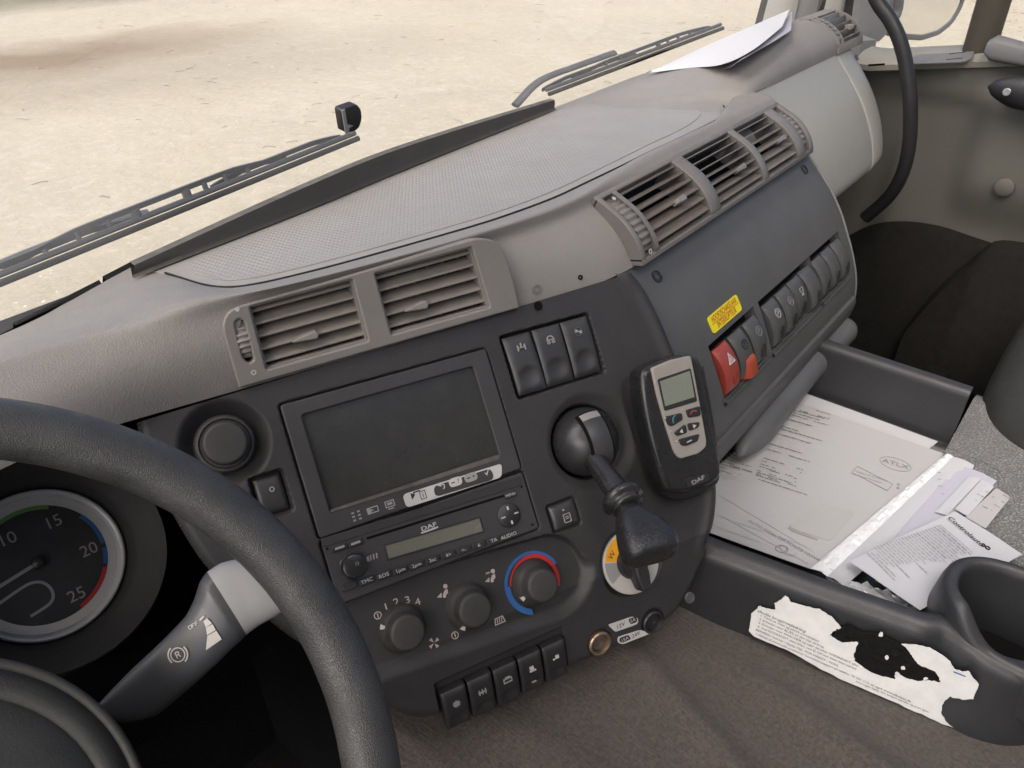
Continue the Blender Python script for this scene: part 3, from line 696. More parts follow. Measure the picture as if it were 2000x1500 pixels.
def con_h(x, y):
    x = np.asarray(x, float); y = np.asarray(y, float); h = base_h(x, y).copy()
    def rec(sd, depth, w=.002): 
        nonlocal h; h = h-depth*sstep(w/2, -w/2, sd)
    rec(sdr(x, y, *DISP, .004), .004, .0024)
    rec(sdr(x, y, *RADIO, .003), .004, .0024)
    rec(sdr(x, y, BANK3[0], BANK3[1], BANK3[2]+.0015, BANK3[3]+.0015, .003), .011, .0024)
    rec(sdr(x, y, BTN[0], BTN[1], BTN[2]+.002, BTN[3]+.002, .003), .004, .0024)
    rec(sdr(x, y, BTN2[0], BTN2[1], BTN2[2]+.002, BTN2[3]+.002, .003), .010, .003)
    rec(np.hypot(x-KL[0], y-KL[1])-.030, .013, .016)
    d = np.hypot(x-LEV[0], y-LEV[1]); rec(d-.0345, .020, .006)
    h = h-.004*sstep(.050, .036, np.hypot(x-LEV[0]-.006, y-LEV[1]+.002))
    # climate control recess: wide lower slope that catches the light
    sd = sd_caps(x, y, climA, climB, .0335)
    low = sstep(.0, -.02, (y-climA[1])*1.0-(x-climA[0])*.02+.012)
    wdt = .003+.012*low; h = h-.0085*sstep(wdt, -.001*np.ones_like(wdt), sd)
    rec(np.hypot(x-DIAL[0], y-DIAL[1])-.0335, .005, .006)
    rec(sdr(x, y, BANK5[0], BANK5[1], BANK5[2]+.001, BANK5[3]+.006, .002), .006, .0024)
    for s in (SOCK1, SOCK2): rec(np.hypot(x-s[0], y-s[1])-.0125, .004, .004)
    # faint seam below the radio
    return h
top_ = [cpx(265, 826), cpx(1238, 531)]
right_ = [cpx(*q) for q in ((1238, 531), (1262, 562), (1290, 615), (1322, 690), (1352, 760), (1382, 850), (1402, 930), (1402, 1000), (1388, 1065))]
bot_ = [cpt(*q)[:2] for q in ((1388, 1065), (1372, 1110), (1345, 1165), (1312, 1208), (1240, 1250), (1110, 1306), (980, 1356), (880, 1394), (830, 1403), (800, 1401), (770, 1388))]
left_ = [cpt(*q)[:2] for q in ((770, 1388), (690, 1330), (560, 1240), (480, 1175), (400, 1105), (325, 985), (285, 905), (265, 826))]
NU, NV = 430, 340
def resamp(pts, n, curve=True):
    P3 = np.array([(p[0], p[1], 0) for p in pts]); d = spline(P3, 400)[:, :2] if curve else np.array([V(pts[0])*(1-t)+V(pts[-1])*t for t in np.linspace(0, 1, 400)])
    L_ = np.concatenate([[0], np.cumsum(np.linalg.norm(np.diff(d, axis=0), axis=1))]); s = np.linspace(0, L_[-1], n)
    return np.stack([np.interp(s, L_, d[:, 0]), np.interp(s, L_, d[:, 1])], 1)
cT = resamp(top_, NU, False); cR = resamp(right_, NV); cB = resamp(bot_, NU)[::-1]; cL = resamp(left_, NV)[::-1]
s = np.linspace(0, 1, NU)[:, None, None]; t = np.linspace(0, 1, NV)[None, :, None]
XY = (1-t)*cT[:, None]+t*cB[:, None]+(1-s)*cL[None]+s*cR[None]-((1-s)*(1-t)*cT[0]+s*(1-t)*cT[-1]+(1-s)*t*cB[0]+s*t*cB[-1])
H = con_h(XY[..., 0], XY[..., 1])
bnd = np.vstack([cR[::3], cB[::3], cL[::3]]); D = np.full(XY.shape[:2], 9.)
for k in range(0, len(bnd), 1): D = np.minimum(D, np.hypot(XY[..., 0]-bnd[k, 0], XY[..., 1]-bnd[k, 1]))
Re = .009; q = np.clip(1-D/Re, 0, 1); H = H-Re*(1-np.sqrt(np.maximum(0, 1-q*q)))
dr = np.full(XY.shape[:2], 9.)
for k in cR[::3]: dr = np.minimum(dr, np.hypot(XY[..., 0]-k[0], XY[..., 1]-k[1]))
H = H+.003*np.exp(-((dr-.010)/.006)**2)       # soft raised rib along the passenger edge
PW = CON.o+XY[..., :1]*CON.x+XY[..., 1:]*CON.y+H[..., None]*CON.z
console = Thing('centre_console', 'charcoal centre console panel angled towards the driver', 'console', fr=Fr(CON.w(.12, -.30), (1, 0, 0), (0, 1, 0)))
g = G(); g.add(*grid(PW, flip=True))
ring = np.concatenate([PW[:, 0], PW[-1, 1:], PW[::-1, -1][1:], PW[0, ::-1][1:-1]]); k = len(ring)
g.add(list(ring)+[p-CON.z*.10 for p in ring], [(i, (i+1) % k, k+(i+1) % k, k+i) for i in range(k)])
console.part('fascia', g, m_con, world=True, ang=50)
def conf(x, y, h=0., rot=0.): return CON.at(x, y, h, rot)
def low_frame(x, y, h=0.):
    """frame on the steeper bottom strip"""
    a = math.atan(.34); yv = math.cos(a)*CON.y+math.sin(a)*CON.z
    return Fr(CON.w(x, y, float(base_h(x, y))+h), CON.x, yv)
sf = cpt(1326, 1162); screw(console, CON.w(sf[0], sf[1], .0005), CON.z, .0045, m_steel)
hf = cpt(1050, 598); console.part('screw_hole', G().add(*lathe([(.0045, .001), (.0001, .001)], 20)).tf(CON.at(hf[0], hf[1], .0006).M()), m_void, world=True)
# screws and a puncture in the brow beside the console
for q, r in (((1047, 565), .004), ((1133, 542), .002)):
    hb_ = PADB.ray_cast(Vector((0, 0, 0)), Vector(ray(*q)).normalized()); n_ = np.array(hb_[1]); n_ = n_ if np.dot(n_, ray(*q)) < 0 else -n_
    screw(dash, np.array(hb_[0])+n_*.0006, n_, r, m_capg if r > .003 else m_void)
for q in ((1283, 540), (1571, 331)):
    X, t_ = panhit(*q); P_ = pan(X, t_, .0006); n_ = nrm(pan(X, t_, .01)-pan(X, t_, 0)); screw(dash, P_, n_, .0058, m_blk)

# ------------------------------------------------------------------ display unit
def dloc(fr): return lambda px, py, h=0.: fr.px(px, py, h)
fr = CON.at(DISP[0], DISP[1], -.004)
d = Thing('display_unit', 'dead black dashboard screen in a charcoal bezel with an icon strip', 'screen', fr)
W_, H_ = DISP[2]-.0012, DISP[3]-.0012
scx, scy = SCRN[0]-DISP[0], SCRN[1]-DISP[1]
d.plate('bezel', [rect(0, 0, 2*W_, 2*H_, .003), rect(scx, scy, 2*SCRN[2], 2*SCRN[3], .003)], 0, .0062, m_bez, .0012)
d.plate('screen_glass', [rect(scx, scy, 2*SCRN[2]+.002, 2*SCRN[3]+.002)], 0, .0022, m_scr)
sp = lambda px, py: fr.px(px, py, .0063)
# grimy ledge under the glass
a, b = sp(655, 995), sp(972, 893)
d.plate('lower_ledge', [[sp(645, 1001), sp(975, 897), sp(975, 889), sp(965, 890), sp(646, 995)]], .0062, .0068, mat('dusty grey-brown plastic', (.10, .088, .08), .6, .3, var=.3, vscale=60), .0)
pa, pb = V(sp(786, 966)), V(sp(980, 905)); pc, pd = V(sp(980, 932)), V(sp(794, 992))
d.plate('key_strip', [roundpoly([pd, pc, pb, pa], .004)], .0062, .0070, m_wht, .0003)
kd = [sp(845, 948), sp(958, 913), sp(966, 938), sp(850, 972)]
q = [V(k) for k in kd]; cen = sum(q)/4
d.plate('key_inlay', [roundpoly([cen+(k-cen)*V(1, .86) for k in q][::-1], .006)], .0070, .0073, m_bez)
for nm, (px, py), mm, s_ in (('key', (889, 941), m_wht, 1), ('key', (919, 932), m_grey, 1)):
    x, y = sp(px, py); d.plate('key', [rect(x, y, .0125, .0078, .0037)], .0073, .0078, mm, .0003)
    if s_: d.plate('symbol', [rect(x-.0025, y, .0035, .001)], .0078, .0079, m_ink)
    d.text('symbol', '?' if mm is m_wht else '+', .006, x+.0025, y, .0080, m_ink)
x, y = sp(864, 950); gA = arcband(x-.0005, y, .0017, .0026, -1.4, 1.5, 10)
d.plate('symbol', [gA], .0073, .0076, m_wht); d.plate('symbol', [[(x-.0045, y+.0022), (x-.001, y+.0043), (x-.001, y+.0002)]], .0073, .0076, m_wht)
x, y = sp(951, 922); d.plate('symbol', [[(x-.003, y+.0005), (x-.0012, y-.003), (x+.003, y+.0035), (x-.0012, y-.0008)]], .0073, .0076, m_wht)
x, y = sp(820, 966)
d.plate('symbol', [rect(x+.0025, y-.001, .0055, .0075), rect(x+.0025, y-.001, .0043, .0063)], .0070, .0072, m_ink); d.text('symbol', 'i', .007, x+.0025, y-.001, .0073, m_ink)
d.plate('symbol', [[(x-.008, y-.002), (x-.0045, y+.001), (x-.0045, y+.003), (x+.001, y+.003), (x+.001, y+.0042), (x-.0055, y+.0042), (x-.0055, y+.0025), (x-.008, y+.004)]], .0070, .0072, m_ink)
x, y = sp(762, 986)
d.plate('symbol', [rect(x, y+.001, .0085, .0058), rect(x, y+.001, .0068, .0042)], .0062, .0064, m_grey); d.plate('symbol', [rect(x, y+.0012, .0045, .0022)], .0062, .0065, m_grey); d.plate('symbol', [rect(x, y-.0033, .005, .001)], .0062, .0064, m_grey)
x, y = sp(728, 996)
d.plate('symbol', [rect(x, y, .010, .0055), rect(x+.001, y, .0065, .0036)], .0062, .0064, m_grey); d.plate('symbol', [[(x-.004, y-.002), (x+.001, y), (x-.004, y+.002)]], .0062, .0065, m_grey)
for i in range(2):
    for j in range(3): d.plate('symbol', [rect(x-.012-i*.005, y-.0035+j*.0032, .0022, .0014)], .0062, .0064, m_grey)

# ------------------------------------------------------------------ radio
fr = CON.at(RADIO[0], RADIO[1], -.004)
r = Thing('car_radio', 'slim black car radio with a blank display below the screen', 'radio', fr)
W_, H_ = RADIO[2]-.0012, RADIO[3]-.001
r.plate('face', [rect(0, 0, 2*W_, 2*H_, .0025)], 0, .0052, m_bez, .001)
sp = lambda px, py: fr.px(px, py, .0055)
def seg(p, q, wd): 
    p, q = V(p), V(q); d_ = nrm(q-p); n_ = V(-d_[1], d_[0])*wd/2; return [tuple(p-n_), tuple(q-n_), tuple(q+n_), tuple(p+n_)]
r.plate('disc_slot', [seg(sp(716, 1052), sp(984, 968), .0022)], .0052, .0054, m_void)
r.plate('slot_cover', [seg(sp(628, 1061), sp(1018, 940), .0075)], .0051, .0060, m_con, .0006)
lc = [sp(752, 1066), sp(936, 1012), sp(943, 1037), sp(759, 1091)]
r.plate('display_frame', [inset(lc[::-1], -.0012), lc], .0052, .0062, m_blk, .0004); r.plate('display', [lc], .0050, .0055, m_lcd)
def knob(th, x, y, z, prof, m, name='knob', mark=None, parent=None, seg=44):
    fr_ = th.fr.at(x, y, z); return th.part(name, G().add(*lathe(prof, seg)).tf(fr_.M()), m, world=True, ang=40, parent=parent)
x, y = sp(690, 1104)
knob(r, x, y, .0052, [(.0120, 0), (.0118, .001), (.0108, .0015), (.0104, .008), (.0098, .0095), (.008, .0102), (.0001, .0098)], m_blks, 'volume_knob')
r.text('symbol', '(i)', .004, x+.002, y+.002, .0156, m_grey)
x, y = sp(994, 1006)
kp = knob(r, x, y, .0052, [(.0112, 0), (.011, .0015), (.0102, .0022), (.0001, .0026)], m_blk, 'arrow_pad')
for a, b, wd, ht in ((0, .0068, .0018, .0034), (0, -.0068, .0018, .0034), (-.0066, 0, .0042, .0011), (.0066, 0, .0042, .0011)):
    r.plate('symbol', [rect(x+a, y+b, wd, ht, .0004)], .0078, .0082, m_wht, parent=kp)
x, y = sp(838, 1031); r.text('lettering', 'DAF', .0052, x, y+.001, .0056, m_wht, squash=1.5, bold=.02); r.plate('lettering', [rect(x, y-.002, .016, .0014)], .0052, .0056, m_wht)
labs = ['', 'TMC', 'RDS', '1pm', '2pm', '3sc', '4>', '<-', '6', 'TA', 'AUDIO']
p0_, p1_ = V(sp(716, 1134)), V(sp(992, 1046))
for i, lb in enumerate(labs):
    c_ = p0_+(p1_-p0_)*(i-1)/9; wd = .0128
    bt = r.plate('button', [rect(c_[0], c_[1], wd, .0058, .0012)], .0052, .0074, m_blk, .0007)
    if lb: r.text('lettering', lb, .0044, c_[0], c_[1], .0076, m_wht, squash=1.15, parent=bt)
for q in ((663, 1069), (694, 1060)):
    c_ = sp(*q); r.plate('button', [rect(c_[0], c_[1], .0125, .0052, .0012)], .0052, .0072, m_blk, .0006); r.plate('symbol', [rect(c_[0], c_[1], .008, .0018)], .0072, .0074, m_grey)
c_ = sp(996, 966); r.plate('button', [rect(c_[0], c_[1], .0115, .005, .0012)], .0052, .0072, m_blk, .0006); r.text('lettering', 'MENU', .0036, c_[0], c_[1], .0074, m_wht)
x, y = sp(730, 1088)
for i in range(3): r.plate('symbol', [seg((x-.003+i*.0027, y-.002), (x-.0022+i*.0027, y+.0025), .0011)], .0052, .0054, m_grey)
r.plate('symbol', [[(x-.007, y-.0012), (x-.004, y-.0025), (x-.004, y+.0025), (x-.007, y+.0012)]], .0052, .0054, m_grey)
for q in ((1019, 951), (1040, 1025), (639, 1072)): 
    c_ = sp(*q); r.plate('release_hole', [disc(c_[0], c_[1], .0012, 10)], .0052, .0053, m_void)

# ------------------------------------------------------------------ left round knob
fr = CON.at(KL[0], KL[1], -.013)
k_ = Thing('push_knob_control', 'round black push knob in a dished recess near the steering wheel rim', 'knob', fr)
k_.part('collar', G().add(*lathe([(.0245, 0), (.0240, .007), (.0225, .010), (.0205, .0105), (.0195, .009), (.0001, .009)], 56)), m_knob)
k_.part('cap', G().add(*lathe([(.0178, .008), (.0176, .020), (.0172, .0225), (.0158, .0238), (.0145, .0240), (.0001, .0236)], 56)), m_knob)

# ------------------------------------------------------------------ rocker switches
def rocker(th, wd, ht, th0, m, dish=True, dish_y=-.24, tiltx=.0, name='rocker', parent=None, nx=16, ny=30, dr=.37):
    """a rocker cap with a finger dish in its lower half"""
    xs = np.linspace(-1, 1, nx); ys = np.linspace(-1, 1, ny); P = []
    for a in xs:
        row = []
        for b in ys:
            x, y = a*wd/2, b*ht/2
            z = th0+.0016*(1-b*b)+tiltx*b
            e = max(abs(a)**8, abs(b)**10); z -= .0022*e
            if dish:
                rr = math.hypot(x, y-dish_y*ht)/(dr*wd)
                if rr < 1: z -= .0030*(1-rr*rr)*(.75+.25*(y-dish_y*ht)/(dr*wd))
            row.append((x, y, z))
        P.append(row)
    P = np.array(P); g = G(); g.add(*grid(P, flip=True))
    ring = list(P[:, 0])+list(P[-1, 1:])+list(P[::-1, -1][1:])+list(P[0, ::-1][1:-1]); n = len(ring)
    g.add(ring+[(p[0], p[1], -.004) for p in ring], [(i, n+i, n+(i+1) % n, (i+1) % n) for i in range(n)])
    th.main = th.part(name, g, m, parent=parent, ang=50); return th.main
def ic(th, polys, z, m, name='symbol'): th.plate(name, polys, z-.002, z, m, parent=th.main)
bw = BANK3[2]*2/3
for i, (lab, sym) in enumerate((('leftmost of the three black rocker switches above the lever, with an axle symbol', 0), ('middle of the three black rocker switches above the lever, with an arched cab symbol', 1), ('rightmost of the three black rocker switches above the lever, with a chassis symbol', 2))):
    fr = CON.at(BANK3[0]+(i-1)*bw, BANK3[1], -.010)
    t_ = Thing('rocker_switch', lab, 'switch', fr, group='upper bank of rocker switches')
    rocker(t_, bw-.0018, BANK3[3]*2-.002, .010, m_sw, tiltx=.0012 if i else -.0008)
    y = BANK3[3]*.52; z = .0130
    if sym == 0:
        ic(t_, [rect(0, y, .0075, .0010)], z, m_grey)
        for s_ in (-1, 1): ic(t_, [rect(s_*.0037, y, .0011, .0056)], z, m_grey); 
        ic(t_, [rect(0, y+.002, .0011, .005)], z, m_grey)
    elif sym == 1:
        ic(t_, [arcband(0, y, .0028, .0039, .1, 3.0, 14)], z, m_grey); ic(t_, [rect(0, y-.0002, .009, .0009)], z, m_grey)
        for s_ in (-1, 1): ic(t_, [disc(s_*.0025, y-.0026, .0017, 14), disc(s_*.0025, y-.0026, .0008, 10)], z, m_grey)
    else:
        ic(t_, [disc(0, y, .0044, 20), disc(0, y, .0036, 20)], z, mat('charcoal print', (.09, .09, .09), .5, .3)); ic(t_, [rect(0, y, .0072, .001)], z+.0001, m_grey); ic(t_, [rect(-.002, y+.0014, .003, .0016)], z, m_grey); ic(t_, [disc(.0022, y-.0014, .0012, 10)], z, m_grey)
fr = CON.at(BTN[0], BTN[1], -.004)
t_ = Thing('push_button', 'small square black button with a document symbol left of the lever knob', 'button', fr)
rocker(t_, BTN[2]*2, BTN[3]*2, .0055, m_sw, dish=False); ic(t_, [rect(.001, -.003, .0075, .0085, .001), rect(.001, -.003, .0062, .0072, .001)], .0080, m_grey); ic(t_, [rect(.001, -.0035, .0035, .0008)], .0080, m_grey); ic(t_, [rect(.001, -.0018, .0035, .0008)], .0080, m_grey); ic(t_, [[(-.002, .0045), (.001, .0045), (-.0005, .0062)]], .0076, m_grey)
fr = CON.at(BTN2[0], BTN2[1], -.010)
t_ = Thing('push_button', 'square black button half hidden behind the steering wheel rim', 'button', fr)
rocker(t_, BTN2[2]*2, BTN2[3]*2, .005, m_blk, dish=False); ic(t_, [disc(.002, .004, .0022, 14), disc(.002, .004, .0014, 12)], .0078, m_grey)
bw = BANK5[2]*2/5
names5 = ('first from the steering wheel', 'second from the steering wheel', 'third from the steering wheel', 'fourth from the steering wheel', 'nearest the lighter socket')
for i, nm in enumerate(names5):
    fr = low_frame(BANK5[0]+(i-2)*bw, BANK5[1]-.003, -.006)
    t_ = Thing('rocker_switch', 'black rocker switch in the bottom row '+nm, 'switch', fr, group='bottom row of rocker switches')
    rocker(t_, bw-.0022, BANK5[3]*2+.006, .010, m_blk, dish=True, dish_y=-.3, tiltx=.0015)
    y = .0065; z = .0130; mm = m_wht if i >= 3 else m_grey
    if i == 0:
        for s_ in range(3): ic(t_, [rect(0, y-.0018+.0018*s_, .007-.0015*abs(s_-1), .0008)], z, mm)
        ic(t_, [rect(0, y, .0008, .007)], z, mm)
    elif i == 1:
        ic(t_, [rect(0, y, .008, .0009)], z, mm)
        for s_ in (-.003, 0, .003): ic(t_, [rect(s_, y, .0009, .005)], z, mm)
    elif i == 2: ic(t_, [rect(0, y, .0085, .0045), rect(0, y, .007, .003)], z, mm); ic(t_, [rect(0, y+.0032, .005, .0008)], z, mm)
    elif i == 3: ic(t_, [rect(-.0005, y+.0008, .0042, .0038, .0008)], z, mm); ic(t_, [rect(.0003, y-.0022, .0065, .001)], z, mm); ic(t_, [rect(0, -.0085, .0045, .0006)], z-.0008, m_grey)
    else: ic(t_, [rect(.001, y+.0008, .0036, .0034, .0006)], z, mm); ic(t_, [rect(-.0025, y-.0008, .0022, .001)], z, mm)

# ------------------------------------------------------------------ heater dials
fr = CON.at(K2[0], K2[1], -.0085)
hc = Thing('heater_controls', 'row of three round heater dials with printed fan numbers and symbols', 'heater controls', fr)
def hl(px, py): return fr.px(px, py, .0006)
kprof = [(.0215, 0), (.0212, .0015), (.0205, .0025), (.0200, .004), (.0198, .0055), (.0170, .0085), (.0158, .0105), (.0155, .020), (.0150, .0222), (.0138, .0236), (.0120, .0240), (.0001, .0236)]
for i, (K_, ang_) in enumerate(((K1, 152), (K2, 232), (K3, 205))):
    x, y = K_[0]-K2[0], K_[1]-K2[1]
    ko = knob(hc, x, y, 0, kprof, m_knob, 'dial', seg=56)
    a = math.radians(ang_); c_, s_ = math.cos(a), math.sin(a)
    pm = [(x+c_*r_-s_*w_, y+s_*r_+c_*w_) for r_, w_ in ((.0168, -.0013), (.0202, -.0021), (.0202, .0021), (.0168, .0013))]
    g = plate([pm], .0045, .0088, .0003); hc.part('pointer', g, m_wht, parent=ko)
for tx, q in zip('01234', ((738, 1202), (754, 1186), (774, 1176), (796, 1172), (816, 1176))):
    x, y = hl(*q); 
    if tx == '0': hc.plate('numeral', [disc(x, y, .0034, 20), disc(x, y, .0027, 20)], 0, .0006, m_pink); hc.plate('numeral', [rect(x, y, .0008, .004)], 0, .0006, m_pink)
    else: hc.text('numeral', tx, .0088, x, y, .0006, m_pink, squash=1.25)
x, y = K3[0]-K2[0], K3[1]-K2[1]
d2 = math.radians
hc.plate('cold_band', [arcband(x, y, .0262, .0292, d2(18), d2(250), 50)], 0, .0010, m_blup)
hc.plate('cold_band_end', [arcband(x, y, .0238, .0262, d2(168), d2(248), 30)], 0, .0010, m_blup)
hc.plate('hot_band', [[(x+(.0232+.0005+(.0028*sstep(150, 60, k_a)) )*math.cos(d2(k_a))*1.0+.0, y+(.0237+.0028*sstep(150, 60, k_a))*math.sin(d2(k_a))) for k_a in np.linspace(-28, 168, 50)]+[(x+.0226*math.cos(d2(k_a)), y+.0226*math.sin(d2(k_a))) for k_a in np.linspace(168, -28, 50)]], 0, .0010, m_redp)
def person(x, y, up, dn):
    hc.plate('symbol', [disc(x+.0035, y+.0048, .0020, 14)], 0, .0006, m_pink)
    hc.plate('symbol', [[(x+.0015, y+.0015), (x+.0045, y+.0022), (x+.0042, y-.0015), (x+.0015, y-.003), (x+.0015, y-.0045), (x-.001, y-.0045), (x-.001, y-.002)]], 0, .0006, m_pink)
    hc.plate('symbol', [[(x-.0015, y+.0008), (x-.0065, y-.0018), (x-.0025, y-.0035)]], 0, .0006, m_pink)
    if up: hc.plate('symbol', [[(x-.004, y+.0042), (x+.001, y+.0042), (x-.0006, y+.0058), (x-.003, y+.0058)]], 0, .0006, m_grey)
person(*hl(866, 1158), 0, 1); person(*hl(959, 1128), 1, 0)
x, y = hl(889, 1241); hc.plate('symbol', [disc(x, y, .0034, 20), disc(x, y, .0027, 20)], 0, .0006, m_pink); hc.plate('symbol', [rect(x, y, .0008, .004)], 0, .0006, m_pink)
x, y = hl(976, 1212); hc.plate('symbol', [[(x-.0055, y-.003), (x+.0055, y-.003), (x+.0042, y+.0032), (x-.0042, y+.0032)], [(x-.0045, y-.0022), (x+.0045, y-.0022), (x+.0034, y+.0024), (x-.0034, y+.0024)]], 0, .0006, m_pink)
for s_ in (-1, 0, 1): hc.plate('symbol', [seg((x+s_*.0022-.0004, y-.0018), (x+s_*.0022+.0004, y+.002), .0008)], 0, .0006, m_pink)
x, y = hl(848, 1256)
for s_ in range(4):
    a = s_*math.pi/2+.5; hc.plate('symbol', [[(x+.0006*math.cos(a), y+.0006*math.sin(a)), (x+.0050*math.cos(a-.35), y+.0050*math.sin(a-.35)), (x+.0054*math.cos(a+.25), y+.0054*math.sin(a+.25))]], 0, .0006, m_pink)

# ------------------------------------------------------------------ rotary selector behind the lever
fr = CON.at(DIAL[0], DIAL[1], -.005)
rs = Thing('rotary_selector', 'round silver rotary selector with an amber segment under the lever knob', 'selector', fr)
rs.part('silver_plate', G().add(*lathe([(.0312, 0), (.0310, .002), (.0302, .0026), (.0001, .0026)], 60)), mat('light grey print plate', (.42, .40, .37), .4, .5, var=.05))
rs.plate('amber_segment', [arcband(0, 0, .0165, .0292, d2(108), d2(160), 16)], .0026, .0029, m_ambr)
rs.plate('dark_segment', [arcband(0, 0, .0165, .0292, d2(163), d2(205), 16)], .0026, .0029, m_grey)
rs.text('symbol', 'W', .008, -.0185, .0135, .0031, m_ink, rot=.6)
rs.part('hub', G().add(*lathe([(.0165, .0026), (.0162, .007), (.015, .009), (.0001, .009)], 44)), m_blk)
rs.part('grip', plate([roundpoly([(-.0065, .015), (-.0085, -.012), (-.006, -.027), (.0045, -.027), (.0075, -.012), (.0065, .015)], .004)], .006, .020, .003), m_blk)

# ------------------------------------------------------------------ lever with ball base
fr = CON.at(LEV[0], LEV[1], -.020)
lv = Thing('lever', 'black console lever with a ball joint, collar and flared grip', 'lever', fr)
ball = [(.0335*math.cos(a), .016+.0335*math.sin(a)) for a in np.linspace(-.55, math.pi/2-.001, 26)]
lv.part('ball_cover', G().add(*lathe(ball, 64, cap=False)), m_blks if False else mat('satin black plastic', (.022, .022, .023), .3, .5, var=.1, grain=FINE), ang=80)
# curved slot with a sliding shutter, let into the ball along the lever's travel
def ballpt(a, x, rr): return (x, math.sqrt(max(1e-9, rr*rr-x*x))*math.sin(a), .016+math.sqrt(max(1e-9, rr*rr-x*x))*math.cos(a))
for nm, w0, rr, a0, a1, mm in (('slot_rim', .0128, .0350, -1.05, .95, m_void), ('shutter', .0102, .0362, -1.0, .66, mat('dark grey shutter', (.045, .045, .046), .4, .4)), ('shutter_bright_end', .0100, .0366, .64, .86, m_grey)):
    P = np.array([[ballpt(a, x, rr) for x in np.linspace(-w0, w0, 9)] for a in np.linspace(a0, a1, 24)]); lv.part(nm, grid(P, flip=True), mm if nm != 'shutter_bright_end' else mat('pale grey plastic', (.25, .235, .22), .35, .5))
# stalk direction: out of the panel and downwards
def on_con(px, py, h): q = CON.px(px, py, h); return CON.w(q[0], q[1], h)
A_ = on_con(1166, 905, .022); B_ = on_con(1216, 975, .058); C_ = on_con(1236, 1020, .075); D_ = on_con(1262, 1078, .088)
lv.part('stalk', tube([A_+(B_-A_)*t for t in np.linspace(-.3, 1, 12)], [.0112]*3+[.0108]*4+[.0112]*5, 26), m_blks, world=True)
T_ = nrm(B_-A_); 
def ringat(P, T, prof, seg=40):
    x = nrm(np.cross(T, V(0, 0, 1))); return G().add(*lathe(prof, seg)).tf(Fr(P, x, np.cross(T, x)).M())
lv.part('collar', ringat(B_, T_, [(.010, -.007), (.0165, -.005), (.0195, -.002), (.0200, .001), (.0185, .004), (.0150, .005), (.0142, .007), (.0150, .009), (.0140, .011), (.009, .012)]), m_blks, world=True, ang=70)
# grip: lofted rounded-box sections that widen and then end bluntly
gd = nrm(D_-B_); gx = nrm(CON.x-np.dot(CON.x, gd)*gd); gy = np.cross(gd, gx); SEC = []
for t, wl, wr, th_ in ((.0, .010, .010, .010), (.12, .0125, .0125, .0125), (.25, .0150, .0170, .0145), (.45, .0180, .0260, .0165), (.68, .0205, .0300, .0180), (.86, .0205, .0290, .0175), (.96, .0180, .0255, .0150), (1.0, .013, .020, .010)):
    P0 = B_+gd*(.010+t*(np.linalg.norm(D_-B_)-.002)); ring = []
    for a in np.linspace(0, 2*math.pi, 32, endpoint=False):
        c_, s_ = math.cos(a), math.sin(a); e = .62
        x_ = math.copysign(abs(c_)**e, c_)*(wr if c_ > 0 else wl); y_ = math.copysign(abs(s_)**e, s_)*th_
        ring.append(P0+gx*x_+gy*y_)
    SEC.append(ring)
SEC = np.array([spline(np.array(SEC)[:, j], 30) for j in range(32)]).transpose(1, 0, 2)
v, f = grid(SEC, closed_v=True, flip=True); f = list(f)+[tuple(range(29*32, 30*32))]
lv.part('grip', (v, f), mat('worn glossy black grip', (.018, .018, .019), .22, .5, var=.2, vscale=40, grain=[('leather', 500, .35, .0006)], rvar=.12), world=True, ang=70)

# ------------------------------------------------------------------ sockets and their plate
def socket(c_, name, lab, ringm, gx_):
    fr = low_frame(c_[0], c_[1], -.004); t_ = Thing(name, lab, 'socket', fr)
    t_.part('ring', G().add(*lathe([(.0125, 0), (.0123, .005), (.0112, .0062), (.0098, .0060), (.0092, .0045), (.0090, -.006)], 44, cap=False)), ringm)
    t_.part('plug', G().add(*lathe([(.0092, .000), (.0085, .0022), (.004, .0026), (.0035, .0014), (.0001, .0014)], 36)), gx_); return t_
socket(SOCK1, 'lighter_socket', 'round lighter socket with a worn brass ring', m_brass, mat('dusty brown socket', (.085, .065, .052), .55, .4, var=.3, vscale=60))
s2 = socket(SOCK2, 'power_socket', 'round black power socket at the right end of the voltage plates', m_blk, m_blk)
fr = low_frame(*cpt(1220, 1232)[:2], .0003)
vp = Thing('voltage_label', 'pair of white voltage plates reading 12V and 24V between the sockets', 'label', fr)
l_ = lambda px, py: fr.px(px, py, .0)
for poly, inl, ts in ((((1187, 1220), (1234, 1204), (1246, 1207), (1246, 1217), (1238, 1221), (1201, 1234)), ((1226, 1209), (1240, 1204), (1244, 1209), (1243, 1214), (1231, 1219)), (('12V', (1211, 1221), m_ink), ('5A', (1235, 1211), m_wht))),
                      (((1206, 1244), (1250, 1230), (1272, 1236), (1216, 1258), (1206, 1255)), ((1209, 1246), (1226, 1239), (1232, 1247), (1215, 1255), (1209, 1253)), (('15A', (1219, 1248), m_wht), ('24V', (1241, 1239), m_ink)))):
    vp.plate('plate', [roundpoly([l_(*q) for q in poly][::-1], .0025)], 0, .0006, m_wht, .0002)
    vp.plate('inlay', [roundpoly([l_(*q) for q in inl][::-1], .002)], .0006, .0008, m_ink)
    for s_, q, mm in ts: x, y = l_(*q); vp.text('lettering', s_, .0065 if mm is m_ink else .0055, x, y, .0010, mm, rot=.06)

